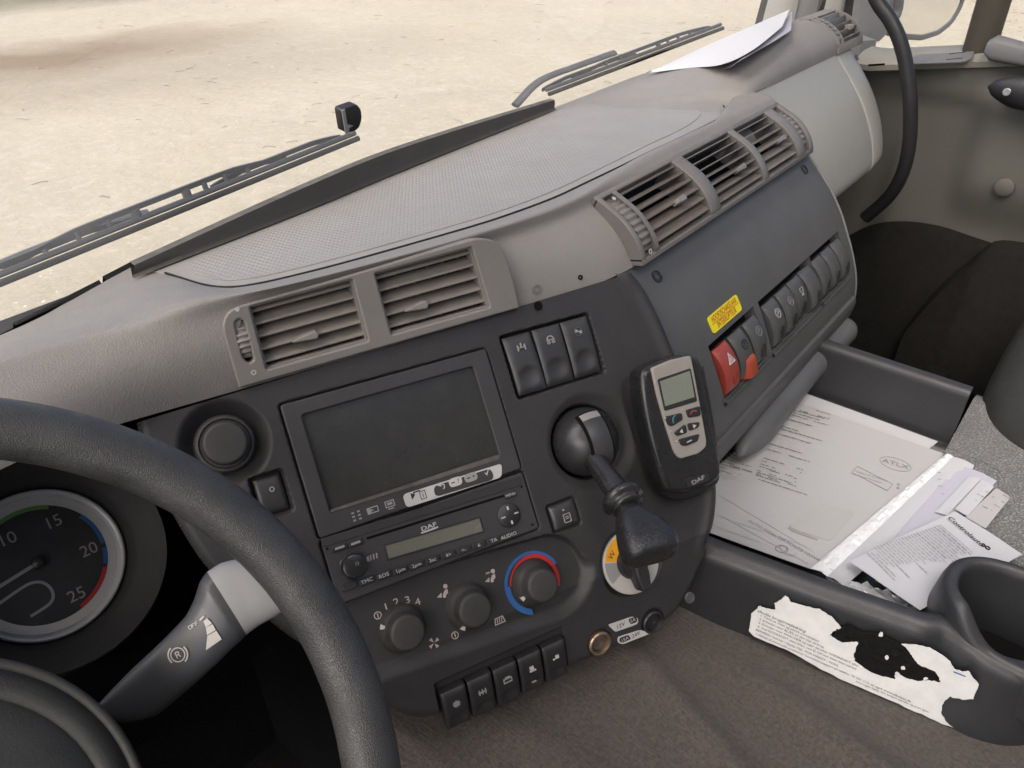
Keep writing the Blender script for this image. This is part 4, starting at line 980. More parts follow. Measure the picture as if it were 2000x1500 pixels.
# ================================================================== air vents
Bm = conp(740, 680, -.004); Tm = hz(690, 545, -.3045)
VF = Fr((Bm+Tm)/2+nrm(V(-.35, -.75, .55))*.0065, cu, Tm-Bm)
if np.dot(VF.z, -VF.o) < 0: VF = Fr(VF.o, cu, -(Tm-Bm))
v1 = Thing('air_vent', 'pair of taupe slatted air vents above the screen in one rounded frame', 'air vent', VF)
vp_ = lambda px, py, h=.003: VF.px(px, py, h)
out1 = [vp_(*q) for q in ((467, 757), (450, 700), (436, 648), (436, 628), (443, 613), (458, 602), (500, 588), (700, 532), (900, 474), (935, 466), (958, 468), (975, 478), (986, 496), (999, 535), (1008, 570), (1014, 601))]
out1s = [tuple(p) for p in spline(np.array([(a, b, 0) for a, b in out1]), 90)[:, :2]]
O1 = [vp_(*q) for q in ((520, 722), (720, 666), (688, 545), (487, 599))]; O2 = [vp_(*q) for q in ((764, 654), (957, 600), (921, 482), (731, 534))]
TW = [vp_(*q) for q in ((486, 710), (496, 703), (477, 627), (467, 621), (457, 629), (474, 700))]
TWr = roundpoly(TW, .006)
v1.plate('frame', [out1s, roundpoly(O1, .002), roundpoly(O2, .002), TWr], -.012, .004, m_vent, .0015, seg=3)
def lip(th, poly, m, z0=-.014, z1=.0005, wd=.0014):
    p = poly if area2(poly) > 0 else poly[::-1]
    return th.plate('opening_lip', [inset(p, -.0006), inset(p, wd)], z0, z1, m, .0004)
def slats(th, O, n, m, depth=.013, tiltd=32, z=-.004, tab=None, thick=.0011, tabm=None, ribs=0):
    """O: BL, BR, TR, TL of an opening"""
    BL, BR, TR, TL_ = (V(*q) for q in O)
    for i in range(n):
        k = (i+.5)/n; a = BL+(TL_-BL)*k; b = BR+(TR-BR)*k; d_ = nrm(b-a); up = V(-d_[1], d_[0])
        a = a+d_*.0006; b = b-d_*.0006; ca, sa = math.cos(math.radians(tiltd)), math.sin(math.radians(tiltd)); prof = []
        for s_, tt in ((-depth, thick*.6), (-depth*.3, thick), (0, thick*1.1), (.0012, thick*.5), (.0012, -thick*.5), (0, -thick*1.1), (-depth*.3, -thick), (-depth, -thick*.6)):
            prof.append((s_*sa*-1*-1*-1+tt*ca, s_*ca+tt*sa))
        P = np.array([[(*(q+up*u), z+w) for u, w in prof] for q in (a, b)])
        vv, ff = grid(P, closed_v=True); so_ = th.part('slat', (vv, list(ff)+[tuple(range(8))[::-1], tuple(range(8, 16))]), m, ang=30)
        if tab and i == tab[0]:
            q = a+(b-a)*tab[1]; s2_ = d_
            pts = [q+s2_*x_+up*y_ for x_, y_ in ((-.011, -.001), (.010, -.003), (.012, .001), (.010, .0045), (.002, .0035), (-.011, .0012))]
            tb = plate([roundpoly(pts, .0012)], z-.004, z+.0065, .0012); th.part('adjuster_tab', tb, tabm or m_silvtab, parent=so_)
    for j in range(ribs):
        k = (j+.5)/ribs; a = BL+(BR-BL)*k; b = TL_+(TR-TL_)*k; d_ = nrm(b-a); nn = V(-d_[1], d_[0])*.0007
        th.plate('vane', [[tuple(a-nn), tuple(b-nn), tuple(b+nn), tuple(a+nn)]], z-.018, z-depth-.001, m)
m_silvtab = mat('pale grey tab plastic', (.24, .22, .20), .4, .45, var=.1, vscale=60)
for O, tb in ((O1, (1, .42)), (O2, (1, .30))):
    lip(v1, O, m_vent); slats(v1, O, 5, m_slat, tab=tb, ribs=6)
    v1.plate('duct', [[(a, b-.013) for a, b in inset(O if area2(O) > 0 else O[::-1], -.004)]], -.024, -.023, m_void)
    P = O if area2(O) > 0 else O[::-1]; P = inset(P, -.0008); k = len(P)
    v1.part('duct_wall', ([(*q, -.004) for q in P]+[(q[0], q[1]-.013, -.023) for q in P], [(i, (i+1) % k, k+(i+1) % k, k+i) for i in range(k)]), m_void, smooth=False)
def thumbwheel(th, a, b, wd, z, m, n=13, R=None):
    """ridged wheel showing through a slot; a, b ends of its visible arc"""
    a, b = V(a), V(b); c = (a+b)/2; L_ = np.linalg.norm(b-a); d_ = (b-a)/L_; x_ = V(-d_[1], d_[0]); R = R or L_*.62; g = G()
    prof = []
    for t in np.linspace(-.98, .98, n*8):
        an = math.asin(t*L_/2/R*.999); rr = R+.0009*math.cos(t*n*math.pi)
        prof.append((rr*math.sin(an), rr*math.cos(an)-R))
    P = np.array([[(*(c+d_*s_+x_*w_), z+zz-(.0012 if abs(w_) > wd*.45 else 0)) for w_ in (-wd/2, -wd*.42, 0, wd*.42, wd/2)] for s_, zz in prof])
    g.add(*grid(P)); return th.part('thumbwheel', g, m, ang=60)
thumbwheel(v1, vp_(487, 704), vp_(467, 626), .0125, .0035, m_silvtab, 7)
q = TWr if area2(TWr) > 0 else TWr[::-1]; v1.plate('wheel_well', [inset(q, -.002)], -.013, -.012, m_void)
x, y = vp_(495, 727); v1.plate('closed_mark', [disc(x, y, .0022, 18), disc(x, y, .0012, 14)], .004, .0042, m_wht)
x, y = vp_(463, 604); v1.plate('open_mark', [disc(x, y, .0018, 16)], .004, .0042, m_wht)

# --- triple vent facing the passenger side, bent over the nose
VQ = spline([(a, b, 0) for a, b in prof_v], 60)[:, :2]; VQ = np.vstack([VQ])
TV = np.concatenate([[0], np.cumsum(np.linalg.norm(np.diff(VQ, axis=0), axis=1))]); TVL = TV[-1]
def vn(t):
    e = .003; d_ = V(np.interp(t+e, TV, VQ[:, 0])-np.interp(t-e, TV, VQ[:, 0]), np.interp(t+e, TV, VQ[:, 1])-np.interp(t-e, TV, VQ[:, 1]))
    n = nrm(V(0, d_[1], -d_[0])); return n if n[1] < 0 else -n
def vpt(X, t, h=0.): return V(X, np.interp(t, TV, VQ[:, 0]), np.interp(t, TV, VQ[:, 1]))+vn(min(max(t, .003), TVL-.003))*h
def vhit(px, py, h=.004):
    r_ = ray(px, py); best = None
    for i in range(len(TV)-1):
        a, b = vpt(0, TV[i], h)[1:], vpt(0, TV[i+1], h)[1:]; d_ = b-a; den = r_[1]*d_[1]-r_[2]*d_[0]
        if abs(den) < 1e-12: continue
        s_ = (a[0]*d_[1]-a[1]*d_[0])/den; u_ = (a[0]*r_[2]-a[1]*r_[1])/den
        if -.01 <= u_ <= 1.01 and s_ > 0 and (best is None or s_ < best[0]): best = (s_, r_[0]*s_, TV[i]+u_*(TV[i+1]-TV[i]))
    return best[1:] if best else None
v2 = Thing('air_vent', 'row of three grey slatted air vents above the switch panel', 'air vent', loc=(.88, .38, -.36))
def bent(X0, X1, t0, t1, h0, h1, bev=.0016, nt=22, nx=2):
    """bar bent over the nose: rounded top section"""
    g = G(); Xs_ = [X0]+[X0+bev]+list(np.linspace(X0+bev, X1-bev, nx))[1:-1]+[X1-bev, X1]; ts = [t0, t0+bev]+list(np.linspace(t0+bev, t1-bev, nt))[1:-1]+[t1-bev, t1]
    P = np.array([[vpt(X, t, h1-(bev*.8 if (X in (X0, X1) or t in (t0, t1)) else 0)) for t in ts] for X in Xs_]); g.add(*grid(P))
    ring = list(P[:, 0])+list(P[-1, 1:])+list(P[::-1, -1][1:])+list(P[0, ::-1][1:-1]); k = len(ring)
    low = []
    for p in ring:
        tt = TV[np.argmin(np.hypot(VQ[:, 0]-p[1], VQ[:, 1]-p[2]))]; low.append(p-vn(tt)*(h1-h0))
    g.add(ring+low, [(i, (i+1) % k, k+(i+1) % k, k+i) for i in range(k)]); return g
cols = [(.672, .698), (.712, .722)]
xs_ = {}
for nm, q in (('L', (1181, 392)), ('a0', (1279, 477)), ('a1', (1390, 418)), ('b0', (1409, 408)), ('b1', (1493, 352)), ('c0', (1502, 343)), ('c1', (1558, 296))):
    h_ = vhit(*q); xs_[nm] = h_[0] if h_ else None
xs_['L'] = .640
tT, tB = .006, TVL-.006
g = G()
fx0, fx1 = .640, 1.100
for a, b, c, d_ in ((fx0, fx1, -.001, tT), (fx0, fx1, tB, TVL+.001), (fx0, .648, tT-.0015, tB+.0015), (.672, xs_['a0'], tT-.0015, tB+.0015), (xs_['a1'], xs_['b0'], tT-.0015, tB+.0015), (xs_['b1'], xs_['c0'], tT-.0015, tB+.0015), (xs_['c1'], 1.072, tT-.0015, tB+.0015), (1.088, fx1, tT-.0015, tB+.0015)):
    gg = bent(a, b, c, d_, -.010, .0045); g.add(gg.v, gg.f)
v2.part('frame', g, m_ventR, world=True, ang=45)
for i, (a, b, tl) in enumerate(((xs_['a0'], xs_['a1'], 38), (xs_['b0'], xs_['b1'], 20), (xs_['c0'], xs_['c1'], 30))):
    n = 6 if i != 1 else 7
    for j in range(n):
        t = tT+(tB-tT)*(j+.5)/n; nn_ = vn(t); tg = nrm(vpt(0, t+.002)-vpt(0, t-.002)); ca, sa = math.cos(math.radians(tl)), math.sin(math.radians(tl))
        dirn = -(nn_*ca+tg*sa); th_ = np.cross(V(1, 0, 0), dirn); P = []
        for X in (a+.0008, b-.0008):
            c_ = vpt(X, t, .0022); P.append([c_+dirn*s_+th_*w_ for s_, w_ in ((0, .0007), (.005, .0011), (.016, .0007), (.016, -.0007), (.005, -.0011), (0, -.0007))])
        vv, ff = grid(np.array(P), closed_v=True); v2.part('slat', (vv, list(ff)+[tuple(range(6)), tuple(range(6, 12))[::-1]]), m_ventR if i else mat('brown-grey slat plastic', (.16, .135, .115), .38, .5, var=.08, vscale=40, speck=.08), world=True, ang=30)
        if j == n-3+(i == 1)*0 and True:
            c_ = vpt(a+(b-a)*(.62 if i < 2 else .72), t, .004); fr_ = Fr(c_, V(1, 0, 0), -tg)
            v2.part('adjuster_tab', plate([roundpoly([(-.009, -.003), (.007, -.004), (.009, 0), (.007, .0035), (-.009, .002)], .0015)], -.006, .004, .0012).tf(fr_.M()), m_silvtab if i == 0 else m_capg, world=True)
    v2.part('duct', grid(np.array([[vpt(X, t, -.034) for t in np.linspace(-.004, TVL+.004, 10)] for X in (a-.004, b+.004)])), m_void, world=True)
    for X in (a-.0006, b+.0006):
        v2.part('duct_wall', grid(np.array([[vpt(X, t, .0) for t in np.linspace(0, TVL, 8)], [vpt(X, t, -.034) for t in np.linspace(0, TVL, 8)]])), m_ventR, world=True)
for X0, X1, mm in ((.648, .672, m_ventR), (1.072, 1.088, m_ventR)):
    P = []
    for k in np.linspace(0, 1, 80):
        t = .010+(TVL-.020)*k; rr = .0035+.0009*math.cos(k*9*2*math.pi)-.006*(2*k-1)**4; P.append([vpt(X, t, rr-(.0015 if X in (X0+.002, X1-.002) else 0)) for X in (X0+.002, X0+.004, X1-.004, X1-.002)])
    v2.part('thumbwheel', grid(np.array(P), flip=True), mm, world=True, ang=60)
    v2.part('wheel_well', grid(np.array([[vpt(X, t, -.008) for t in np.linspace(0, TVL, 10)] for X in (X0, X1)])), m_void, world=True)
for (px, py), hole in (((1270, 491), 1), ((1199, 388), 0)):
    h_ = vhit(px, py, .0046)
    if h_:
        n_ = vn(h_[1]); fr_ = Fr(vpt(h_[0], h_[1], .0048), V(1, 0, 0), np.cross(n_, V(1, 0, 0)))
        v2.part('mark', plate([disc(0, 0, .003, 18), disc(0, 0, .0016, 14)] if hole else [disc(0, 0, .0024, 16)], 0, .0003).tf(fr_.M()), m_wht, world=True)
# --- single vent at the passenger end of the roll
v3 = Thing('air_vent', 'small rounded air vent at the far passenger end of the dashboard', 'air vent', loc=(1.5, .46, -.29))
rq = spline([(a, b, 0) for a, b in roll[:8]], 50)[:, :2]; rl = np.concatenate([[0], np.cumsum(np.linalg.norm(np.diff(rq, axis=0), axis=1))])
def rpt(X, t, h=0.):
    e = .003; tt = min(max(t, e), rl[-1]-e); d_ = V(np.interp(tt+e, rl, rq[:, 0])-np.interp(tt-e, rl, rq[:, 0]), np.interp(tt+e, rl, rq[:, 1])-np.interp(tt-e, rl, rq[:, 1])); n = nrm(V(0, -d_[1], d_[0])); n = n if n[1] < 0.3 and n[2] > -.3 else -n
    return V(X, np.interp(t, rl, rq[:, 0]), np.interp(t, rl, rq[:, 1]))+n*h
g = G(); RLn = rl[-1]
def rbar(X0, X1, t0, t1, h0=-.010, h1=.003):
    g_ = G(); P = np.array([[rpt(X, t, h1) for t in np.linspace(t0, t1, 14)] for X in (X0, X1)]); g_.add(*grid(P)); Q = np.array([[rpt(X, t, h0) for t in np.linspace(t0, t1, 14)] for X in (X0, X1)])
    ring = list(P[0])+list(P[1, ::-1]); low = list(Q[0])+list(Q[1, ::-1]); k = len(ring); g_.add(ring+low, [(i, (i+1) % k, k+(i+1) % k, k+i) for i in range(k)]); return g_
for b in ((1.437, 1.556, -.0, .014), (1.437, 1.556, RLn-.02, RLn), (1.437, 1.442, .012, RLn-.018), (1.456, 1.461, .012, RLn-.018), (1.549, 1.556, .012, RLn-.018)):
    gg = rbar(*b); g.add(gg.v, gg.f)
v3.part('frame', g, m_gpad, world=True, ang=40)
for j in range(5):
    t = .014+(RLn-.034)*(j+.5)/5; P = []
    for X in (1.4612, 1.5488):
        c_ = rpt(X, t, .001); up_ = nrm(rpt(X, t+.002)-rpt(X, t-.002)); nn_ = nrm(rpt(X, t, .01)-rpt(X, t, 0)); d_ = -(nn_*.8+up_*.6); w_ = np.cross(V(1, 0, 0), d_); P.append([c_+d_*s_+w_*q for s_, q in ((0, .0008), (.014, .0008), (.014, -.0008), (0, -.0008))])
    vv, ff = grid(np.array(P), closed_v=True); v3.part('slat', (vv, ff), m_ventR, world=True, smooth=False)
    if j == 1:
        c_ = rpt(1.515, t, .003); v3.part('adjuster_tab', G().add(*box(c_[0]-.010, c_[0]+.008, c_[1]-.004, c_[1]+.006, c_[2]-.003, c_[2]+.003)), m_silvtab, world=True)
v3.part('duct', grid(np.array([[rpt(X, t, -.028) for t in np.linspace(.0, RLn, 10)] for X in (1.44, 1.555)])), m_void, world=True)
P = [[rpt(X, .014+(RLn-.034)*k, .0035+.0008*math.cos(k*50)-.005*(2*k-1)**4) for X in (1.4425, 1.4555)] for k in np.linspace(0, 1, 70)]
v3.part('thumbwheel', grid(np.array(P), flip=True), m_capg, world=True)

# ================================================================== switches on the slate panel
def bent_switch(lab, quad, m, h=.004, rise=.003, sym=None, extra=None):
    hs = [panhit(*q) for q in quad]    # TL TR BR BL
    X0 = (hs[0][0]+hs[3][0])/2; X1 = (hs[1][0]+hs[2][0])/2; t0 = (hs[0][1]+hs[1][1])/2; t1 = (hs[2][1]+hs[3][1])/2
    return X0, X1, t0, t1
def make_psw(lab, X0, X1, m, rock=0., sym=None, h=.002, dark=True, t0=None, t1=None):
    t0 = BT0+.0065 if t0 is None else t0; t1 = BT1-.001 if t1 is None else t1
    c_ = pan((X0+X1)/2, (t0+t1)/2, -.014); th = Thing('rocker_switch', lab, 'switch', Fr(c_, (1, 0, 0), (0, 1, 0)), group='rocker switches on the slate panel')
    xs = np.linspace(-1, 1, 10); ts = np.linspace(-1, 1, 26); P = []
    for a in xs:
        row = []
        for b in ts:
            e = max(abs(a)**8, abs(b)**12); z = h+.0065*(1-b*b)+rock*b-.0030*e+.0012*(1-a*a)
            row.append(pan(X0+.0026+(X1-X0-.0052)*(a+1)/2, t0+(t1-t0)*(b+1)/2, z))
        P.append(row)
    P = np.array(P); g = G(); g.add(*grid(P))
    ring = list(P[:, 0])+list(P[-1, 1:])+list(P[::-1, -1][1:])+list(P[0, ::-1][1:-1]); k = len(ring); g.add(ring+[p+V(0, .006, -.006) for p in ring], [(i, (i+1) % k, k+(i+1) % k, k+i) for i in range(k)])
    th.main = th.part('rocker', g, m, world=True, ang=50)
    def fr_at(k, hh):
        t = t0+(t1-t0)*k; e = .002; hf_ = h+.0065*(1-(2*k-1)**2)+rock*(2*k-1)+.0012
        n_ = nrm(pan(0, t, .01)-pan(0, t, 0)); tg = nrm(pan(0, t+e)-pan(0, t-e)); b_ = 2*k-1; sl = (-.013*b_+rock)/((t1-t0)/2); y_ = -(nrm(tg+n_*sl)); return Fr(pan((X0+X1)/2, t, hf_+hh), V(1, 0, 0), y_)
    if dark:     # inset finger lens in the lower half
        th.part('lens', plate([roundpoly([(-.0062, -.0075), (.0062, -.0075), (.0062, .0075), (-.0062, .0075)], .005)], -.002, .0002).tf(fr_at(.74, 0).M()), mat('dark lens plastic', (.03, .031, .031), .3, .5) if m is not m_red else mat('red lens plastic', (.30, .035, .025), .3, .5), world=True, parent=th.main)
    if sym: sym(th, fr_at(.30, .0004))
    return th
def s_tri(th, fr): th.part('symbol', plate([[(-.0068, -.006), (.0068, -.006), (0, .0068)], [(-.0042, -.0045), (.0042, -.0045), (0, .004)]], -.001, .0002).tf(fr.M()), m_wht, world=True, parent=th.main); th.part('symbol', plate([[(-.0022, -.0034), (.0022, -.0034), (0, .0012)]], -.001, .0002).tf(fr.M()), m_wht, world=True, parent=th.main)
def s_ring(m_):
    def f_(th, fr): th.part('symbol', plate([disc(0, 0, .0062, 24), disc(0, 0, .0050, 24)], -.001, .0002).tf(fr.M()), m_, world=True, parent=th.main); th.part('symbol', plate([rect(0, 0, .007, .0012)], -.001, .0002).tf(fr.at(0, 0, 0, .7).M()), m_, world=True, parent=th.main); th.part('symbol', plate([rect(0, .002, .0012, .004)], -.001, .0002).tf(fr.M()), m_, world=True, parent=th.main)
    return f_
def s_box(m_):
    def f_(th, fr): th.part('symbol', plate([rect(0, 0, .009, .006, .001), rect(0, 0, .0072, .0044, .001)], -.001, .0002).tf(fr.M()), m_, world=True, parent=th.main); th.part('symbol', plate([rect(0, -.006, .005, .003)], -.001, .0002).tf(fr.M()), m_, world=True, parent=th.main)
    return f_
m_sym = mat('embossed grey print', (.16, .16, .16), .5, .3)
b = banks[0]; w3 = (b[1]-b[0])/3
make_psw('red hazard-light rocker switch with a white triangle', b[0], b[0]+w3, m_red, .0, s_tri)
th = make_psw('dark rocker switch with a guard, just right of the red hazard switch', b[0]+w3, b[0]+2*w3, m_swg, .0, s_ring(m_ink), dark=False)
# guard over that switch
X0, X1 = b[0]+w3+.008, b[0]+2*w3-.004; tt0, tt1 = BT0+(BT1-BT0)*.52, BT1-.0005; P = []
for a in np.linspace(-1, 1, 14):
    P.append([pan(X0+(X1-X0)*(a+1)/2*(1), tt0+(tt1-tt0)*k, .0105+.0015*math.sin(math.pi*k)-.008*max(abs(a)**6, (1-k)**7 if True else 0)+ -.004*(max(0, abs(a)-.2)*max(0, .35-k)*4)) for k in np.linspace(0, 1, 20)])
P = np.array(P); g = G(); g.add(*grid(P)); ring = list(P[:, 0])+list(P[-1, 1:])+list(P[::-1, -1][1:])+list(P[0, ::-1][1:-1]); k = len(ring); g.add(ring+[p+V(0, .008, -.006) for p in ring], [(i, (i+1) % k, k+(i+1) % k, k+i) for i in range(k)])
th.part('guard', g, m_org, world=True, ang=50, label='orange-red flip guard')
make_psw('plain dark rocker switch with a ring symbol, left of the wide gap between banks', b[0]+2*w3, b[1], m_swg, -.0005, s_ring(m_sym))
b = banks[1]; w4 = (b[1]-b[0])/4
for i, (lb, rk, sy) in enumerate((('slate rocker switch with a round emblem, first of the middle four', .0, s_ring(m_grey)), ('slate rocker switch with a faint emblem, second of the middle four', .0, s_ring(m_sym)), ('slate rocker switch with a bright bar symbol, third of the middle four', -.002, s_box(m_grey)), ('blank slate rocker switch, last of the middle four', .003, None))):
    make_psw(lb, b[0]+i*w4, b[0]+(i+1)*w4, m_swg, rk, sy, h=.002 if i != 2 else -.001)
b = banks[2]; w3 = (b[1]-b[0])/3
for i, lb in enumerate(('blank slate rocker switch, first of the last three nearest the passenger door', 'blank slate rocker switch, middle of the last three nearest the passenger door', 'blank slate rocker switch, last of the last three nearest the passenger door')):
    make_psw(lb, b[0]+i*w3, b[0]+(i+1)*w3, m_swg, (.0, .001, .0015)[i])
# warning sticker
hs = [panhit(*q) for q in ((1378, 620), (1434, 579), (1451, 604), (1392, 651))]; Xc = np.mean([h[0] for h in hs]); tc_ = np.mean([h[1] for h in hs])
wd = (abs(hs[1][0]-hs[0][0])+abs(hs[2][0]-hs[3][0]))/2; ht = (abs(hs[3][1]-hs[0][1])+abs(hs[2][1]-hs[1][1]))/2
n_ = nrm(pan(0, tc_, .01)-pan(0, tc_, 0)); ST_ = Fr(pan(Xc, tc_, .0012), V(1, 0, 0), np.cross(n_, V(1, 0, 0)))
tw = Thing('warning_sticker', 'yellow sticker with red lettering above the hazard switch', 'sticker', ST_)
tw.plate('film', [rect(0, 0, wd, ht, .004)], -.001, .0002, m_yel)
tw.text('lettering', 'HOOFDSCHAKELAAR', ht*.52, 0, ht*.23, .0005, m_redp, squash=(wd*.86)/(ht*.52*9.9))
tw.text('lettering', 'INTERRUPTEUR', ht*.52, 0, -ht*.25, .0005, m_redp, squash=(wd*.70)/(ht*.52*7.6))
tw.plate('rule', [rect(0, 0, wd*.9, .0006)], .0002, .0005, m_redp)

# ================================================================== telephone handset in its cradle
hc_ = CON.px(1331, 830, .034); PH_ = CON.at(hc_[0], hc_[1], .034, math.radians(5.5)); PH_ = Fr(PH_.o, PH_.x, PH_.y+PH_.z*.10)
ph = Thing('telephone_handset', 'grey-faced telephone handset in a black cradle at the console edge', 'telephone', PH_)
hp = lambda px, py, h=.0: PH_.px(px, py, h)
body = [hp(*q) for q in ((1300, 955), (1275, 880), (1256, 790), (1252, 735), (1262, 718), (1300, 700), (1345, 692), (1366, 703), (1376, 740), (1392, 820), (1407, 905), (1405, 932), (1385, 948), (1345, 962), (1320, 964))]
body = [tuple(p) for p in spline(np.array([(a, b, 0) for a, b in body]), 80, closed=True)[:, :2]]
ph.plate('body', [body], -.020, .002, m_blks, .006, seg=5)
if area2(body) < 0: body = body[::-1]
cr = [hp(*q, -.012) for q in ((1292, 950), (1262, 860), (1244, 790), (1240, 755), (1250, 735), (1300, 715), (1370, 712), (1380, 730), (1402, 850), (1409, 920), (1400, 950), (1350, 975), (1312, 975))]
ph.plate('cradle', [[tuple(p) for p in spline(np.array([(a, b, 0) for a, b in cr]), 70, closed=True)[:, :2]]], -.034, -.011, m_blk, .006, seg=4)
face = [hp(*q, .004) for q in ((1272, 719), (1310, 703), (1349, 694), (1358, 740), (1369, 800), (1380, 862), (1378, 874), (1364, 886), (1330, 896), (1323, 892), (1316, 880), (1300, 830), (1284, 775))]
lcdq = [hp(*q, .004) for q in ((1283, 741), (1348, 719), (1361, 784), (1297, 803))]
ph.plate('faceplate', [roundpoly(face, .003)], .0005, .0045, m_silv, .0012)
ph.plate('display_frame', [roundpoly(lcdq, .002)], .0045, .0050, m_blk, .0003)
ce = sum(V(q) for q in lcdq)/4; ph.plate('display', [[tuple(ce+V(0, .0012)+(V(q)-ce)*V(.90, .78)) for q in lcdq]], .0050, .0053, m_lcdp)
for i_, (pts, mm, sy) in enumerate((( ((1298, 814), (1331, 806), (1333, 820), (1312, 833), (1304, 830)), m_blk, 'call'), (((1339, 801), (1367, 793), (1368, 812), (1344, 816)), m_blk, 'end'), (((1316, 845), (1338, 828), (1342, 845), (1322, 852)), m_blk, 'left'), (((1342, 827), (1366, 824), (1364, 835), (1346, 842)), m_blk, 'right'), (((1325, 858), (1366, 847), (1362, 862), (1340, 871), (1330, 870)), m_blk, 'bar'))):
    q = [hp(*k, .005) for k in pts]; ko = ph.plate('key', [roundpoly(q, .0022)], .0045, .0062, mm, .0009); c_ = sum(V(k) for k in q)/len(q)
    if sy in ('call', 'end'):
        ph.plate('symbol', [arcband(c_[0]-.001, c_[1]-.003, .0042, .0056, .6, 2.5, 10) if sy == 'end' else arcband(c_[0]+.003, c_[1]-.001, .0042, .0056, 1.6, 3.4, 10)], .0062, .0064, mat('dull red print', (.32, .06, .06), .5, .3) if sy == 'end' else mat('teal print', (.05, .20, .20), .5, .3), parent=ko)
    elif sy == 'bar': ph.plate('symbol', [rect(c_[0], c_[1], .006, .0010)], .0062, .0064, m_wht, parent=ko)
    else:
        s_ = 1 if sy == 'right' else -1; ph.plate('symbol', [[(c_[0]+s_*.0024, c_[1]), (c_[0]-s_*.0014, c_[1]+.0022), (c_[0]-s_*.0014, c_[1]-.0022)]], .0062, .0064, m_wht, parent=ko)
q = [hp(*k, .003) for k in ((1338, 936), (1384, 924), (1387, 938), (1344, 953))]; ph.plate('badge', [roundpoly(q, .001)], .002, .0028, m_blk, .0004); c_ = sum(V(k) for k in q)/4
ph.text('lettering', 'DAF', .0058, c_[0], c_[1], .0032, m_grey, squash=1.5, bold=.02)
for q in ((1334, 801), (1299, 817), (1311, 842), (1322, 862)):
    x, y = hp(*q, .005); ph.plate('key_stud', [disc(x, y, .0012, 10)], .0045, .0058, m_alu, .0004)
ph.part('cradle_arm', tube([on_con(1262, 760, .016), on_con(1240, 770, .012), on_con(1236, 782, .0)], .009, 14), m_blk, world=True)
ph.part('cradle_mount', tube([PH_.w(0, 0, -.03), PH_.w(0, 0, -.06)], .016, 18), m_blk, world=True)

# ================================================================== tray on the engine tunnel
TZ = -.647
tray = Thing('storage_tray', 'black moulded storage tray on the engine tunnel with a round cup holder', 'tray', loc=(.78, .1, -.69))
# driver-side wall: inner foot, rim, outer face down to the carpet; sections along its run
rimpx = [(1352, 1030), (1400, 1052), (1480, 1082), (1560, 1112), (1640, 1140), (1700, 1160), (1760, 1181), (1800, 1194), (1832, 1196), (1852, 1208), (1872, 1222), (1898, 1244), (1925, 1262), (1955, 1277), (1985, 1286), (2030, 1290), (2080, 1285)]
RZ = [-.600]*9+[-.602, -.605, -.608, -.610, -.611, -.611, -.611, -.611]
rim_ = spline([hz(*q, z) for q, z in zip(rimpx, RZ)], 70)
botpx = [(1310, 1172), (1348, 1192), (1480, 1248), (1600, 1300), (1740, 1365), (1856, 1420), (1900, 1440), (1950, 1452), (2000, 1453), (2080, 1440)]
bot_w = spline([hz(*q, -.69) for q in botpx], 70)
S = []
for k in range(70):
    r_, b_ = rim_[k], bot_w[k]; o_ = nrm(V(*(b_-r_)[:2], 0)+V(-.02, -.004, 0))
    top = r_+o_*.006+V(0, 0, .0025); sh = r_+o_*.015+V(0, 0, .0005)
    drop = r_+o_*.024+V(0, 0, -.012); mid = drop*.5+b_*.5
    S.append([r_+V(.012, .004, -.045), r_+V(.004, .001, -.012), r_+V(0, 0, -.002), r_+o_*.002+V(0, 0, .0015), top, sh, r_+o_*.021+V(0, 0, -.005), drop, mid, b_, b_+V(0, 0, -.02)])
S = np.array([spline(s_, 34) for s_ in S]); tray.part('near_wall', grid(S), m_tray, world=True, ang=70)
# floor
fl = [(.56, .30), (1.005, .30), (1.005, .035), (.99, -.02), (.94, -.035), (.80, -.045), (.66, -.04), (.60, .0)]
tray.part('floor', plate([fl], TZ-.006, TZ, .0), m_tray, world=True)
# raised rear lip curving round the papers
lipx = [(1830, 868), (1880, 886), (1925, 905), (1950, 920), (1962, 938), (1958, 955), (1946, 975)]
lp = spline([hz(*q, -.634) for q in lipx], 40)
S = []
for p in lp:
    S.append([p+V(-.014, .01, -.012), p+V(-.006, .004, -.001), p, p+V(.006, -.004, -.002), p+V(.012, -.008, -.014)])
tray.part('rear_lip', grid(np.array(S)), m_tray, world=True, ang=80)
# passenger-side wall with a rolled top edge
A_, B_ = hz(1624, 676, -.568), hz(1896, 766, -.568); d_ = nrm(B_-A_); o_ = V(-d_[1], d_[0], 0); o_ = o_ if o_[0] > 0 else -o_
S = []
for t in np.linspace(-.25, 1, 16):
    p = A_+(B_-A_)*t; S.append([p+V(-.006, 0, -.085)-o_*.004, p+V(-.004, 0, -.03), p+V(-.003, 0, -.010), p-o_*.002+V(0, 0, -.003), p+V(0, 0, 0), p+o_*.006+V(0, 0, .0015), p+o_*.012-V(0, 0, .001), p+o_*.015-V(0, 0, .007), p+o_*.014-V(0, 0, .085)])
S = np.array(S); S[-1] = S[-1]*1.0; g = G(); g.add(*grid(np.array([spline(s_, 28) for s_ in S])))
e = np.array([spline(s_, 28) for s_ in S])[-1]; g.add(list(e), [tuple(range(28))])
tray.part('far_wall', g, m_tray, world=True, ang=60)
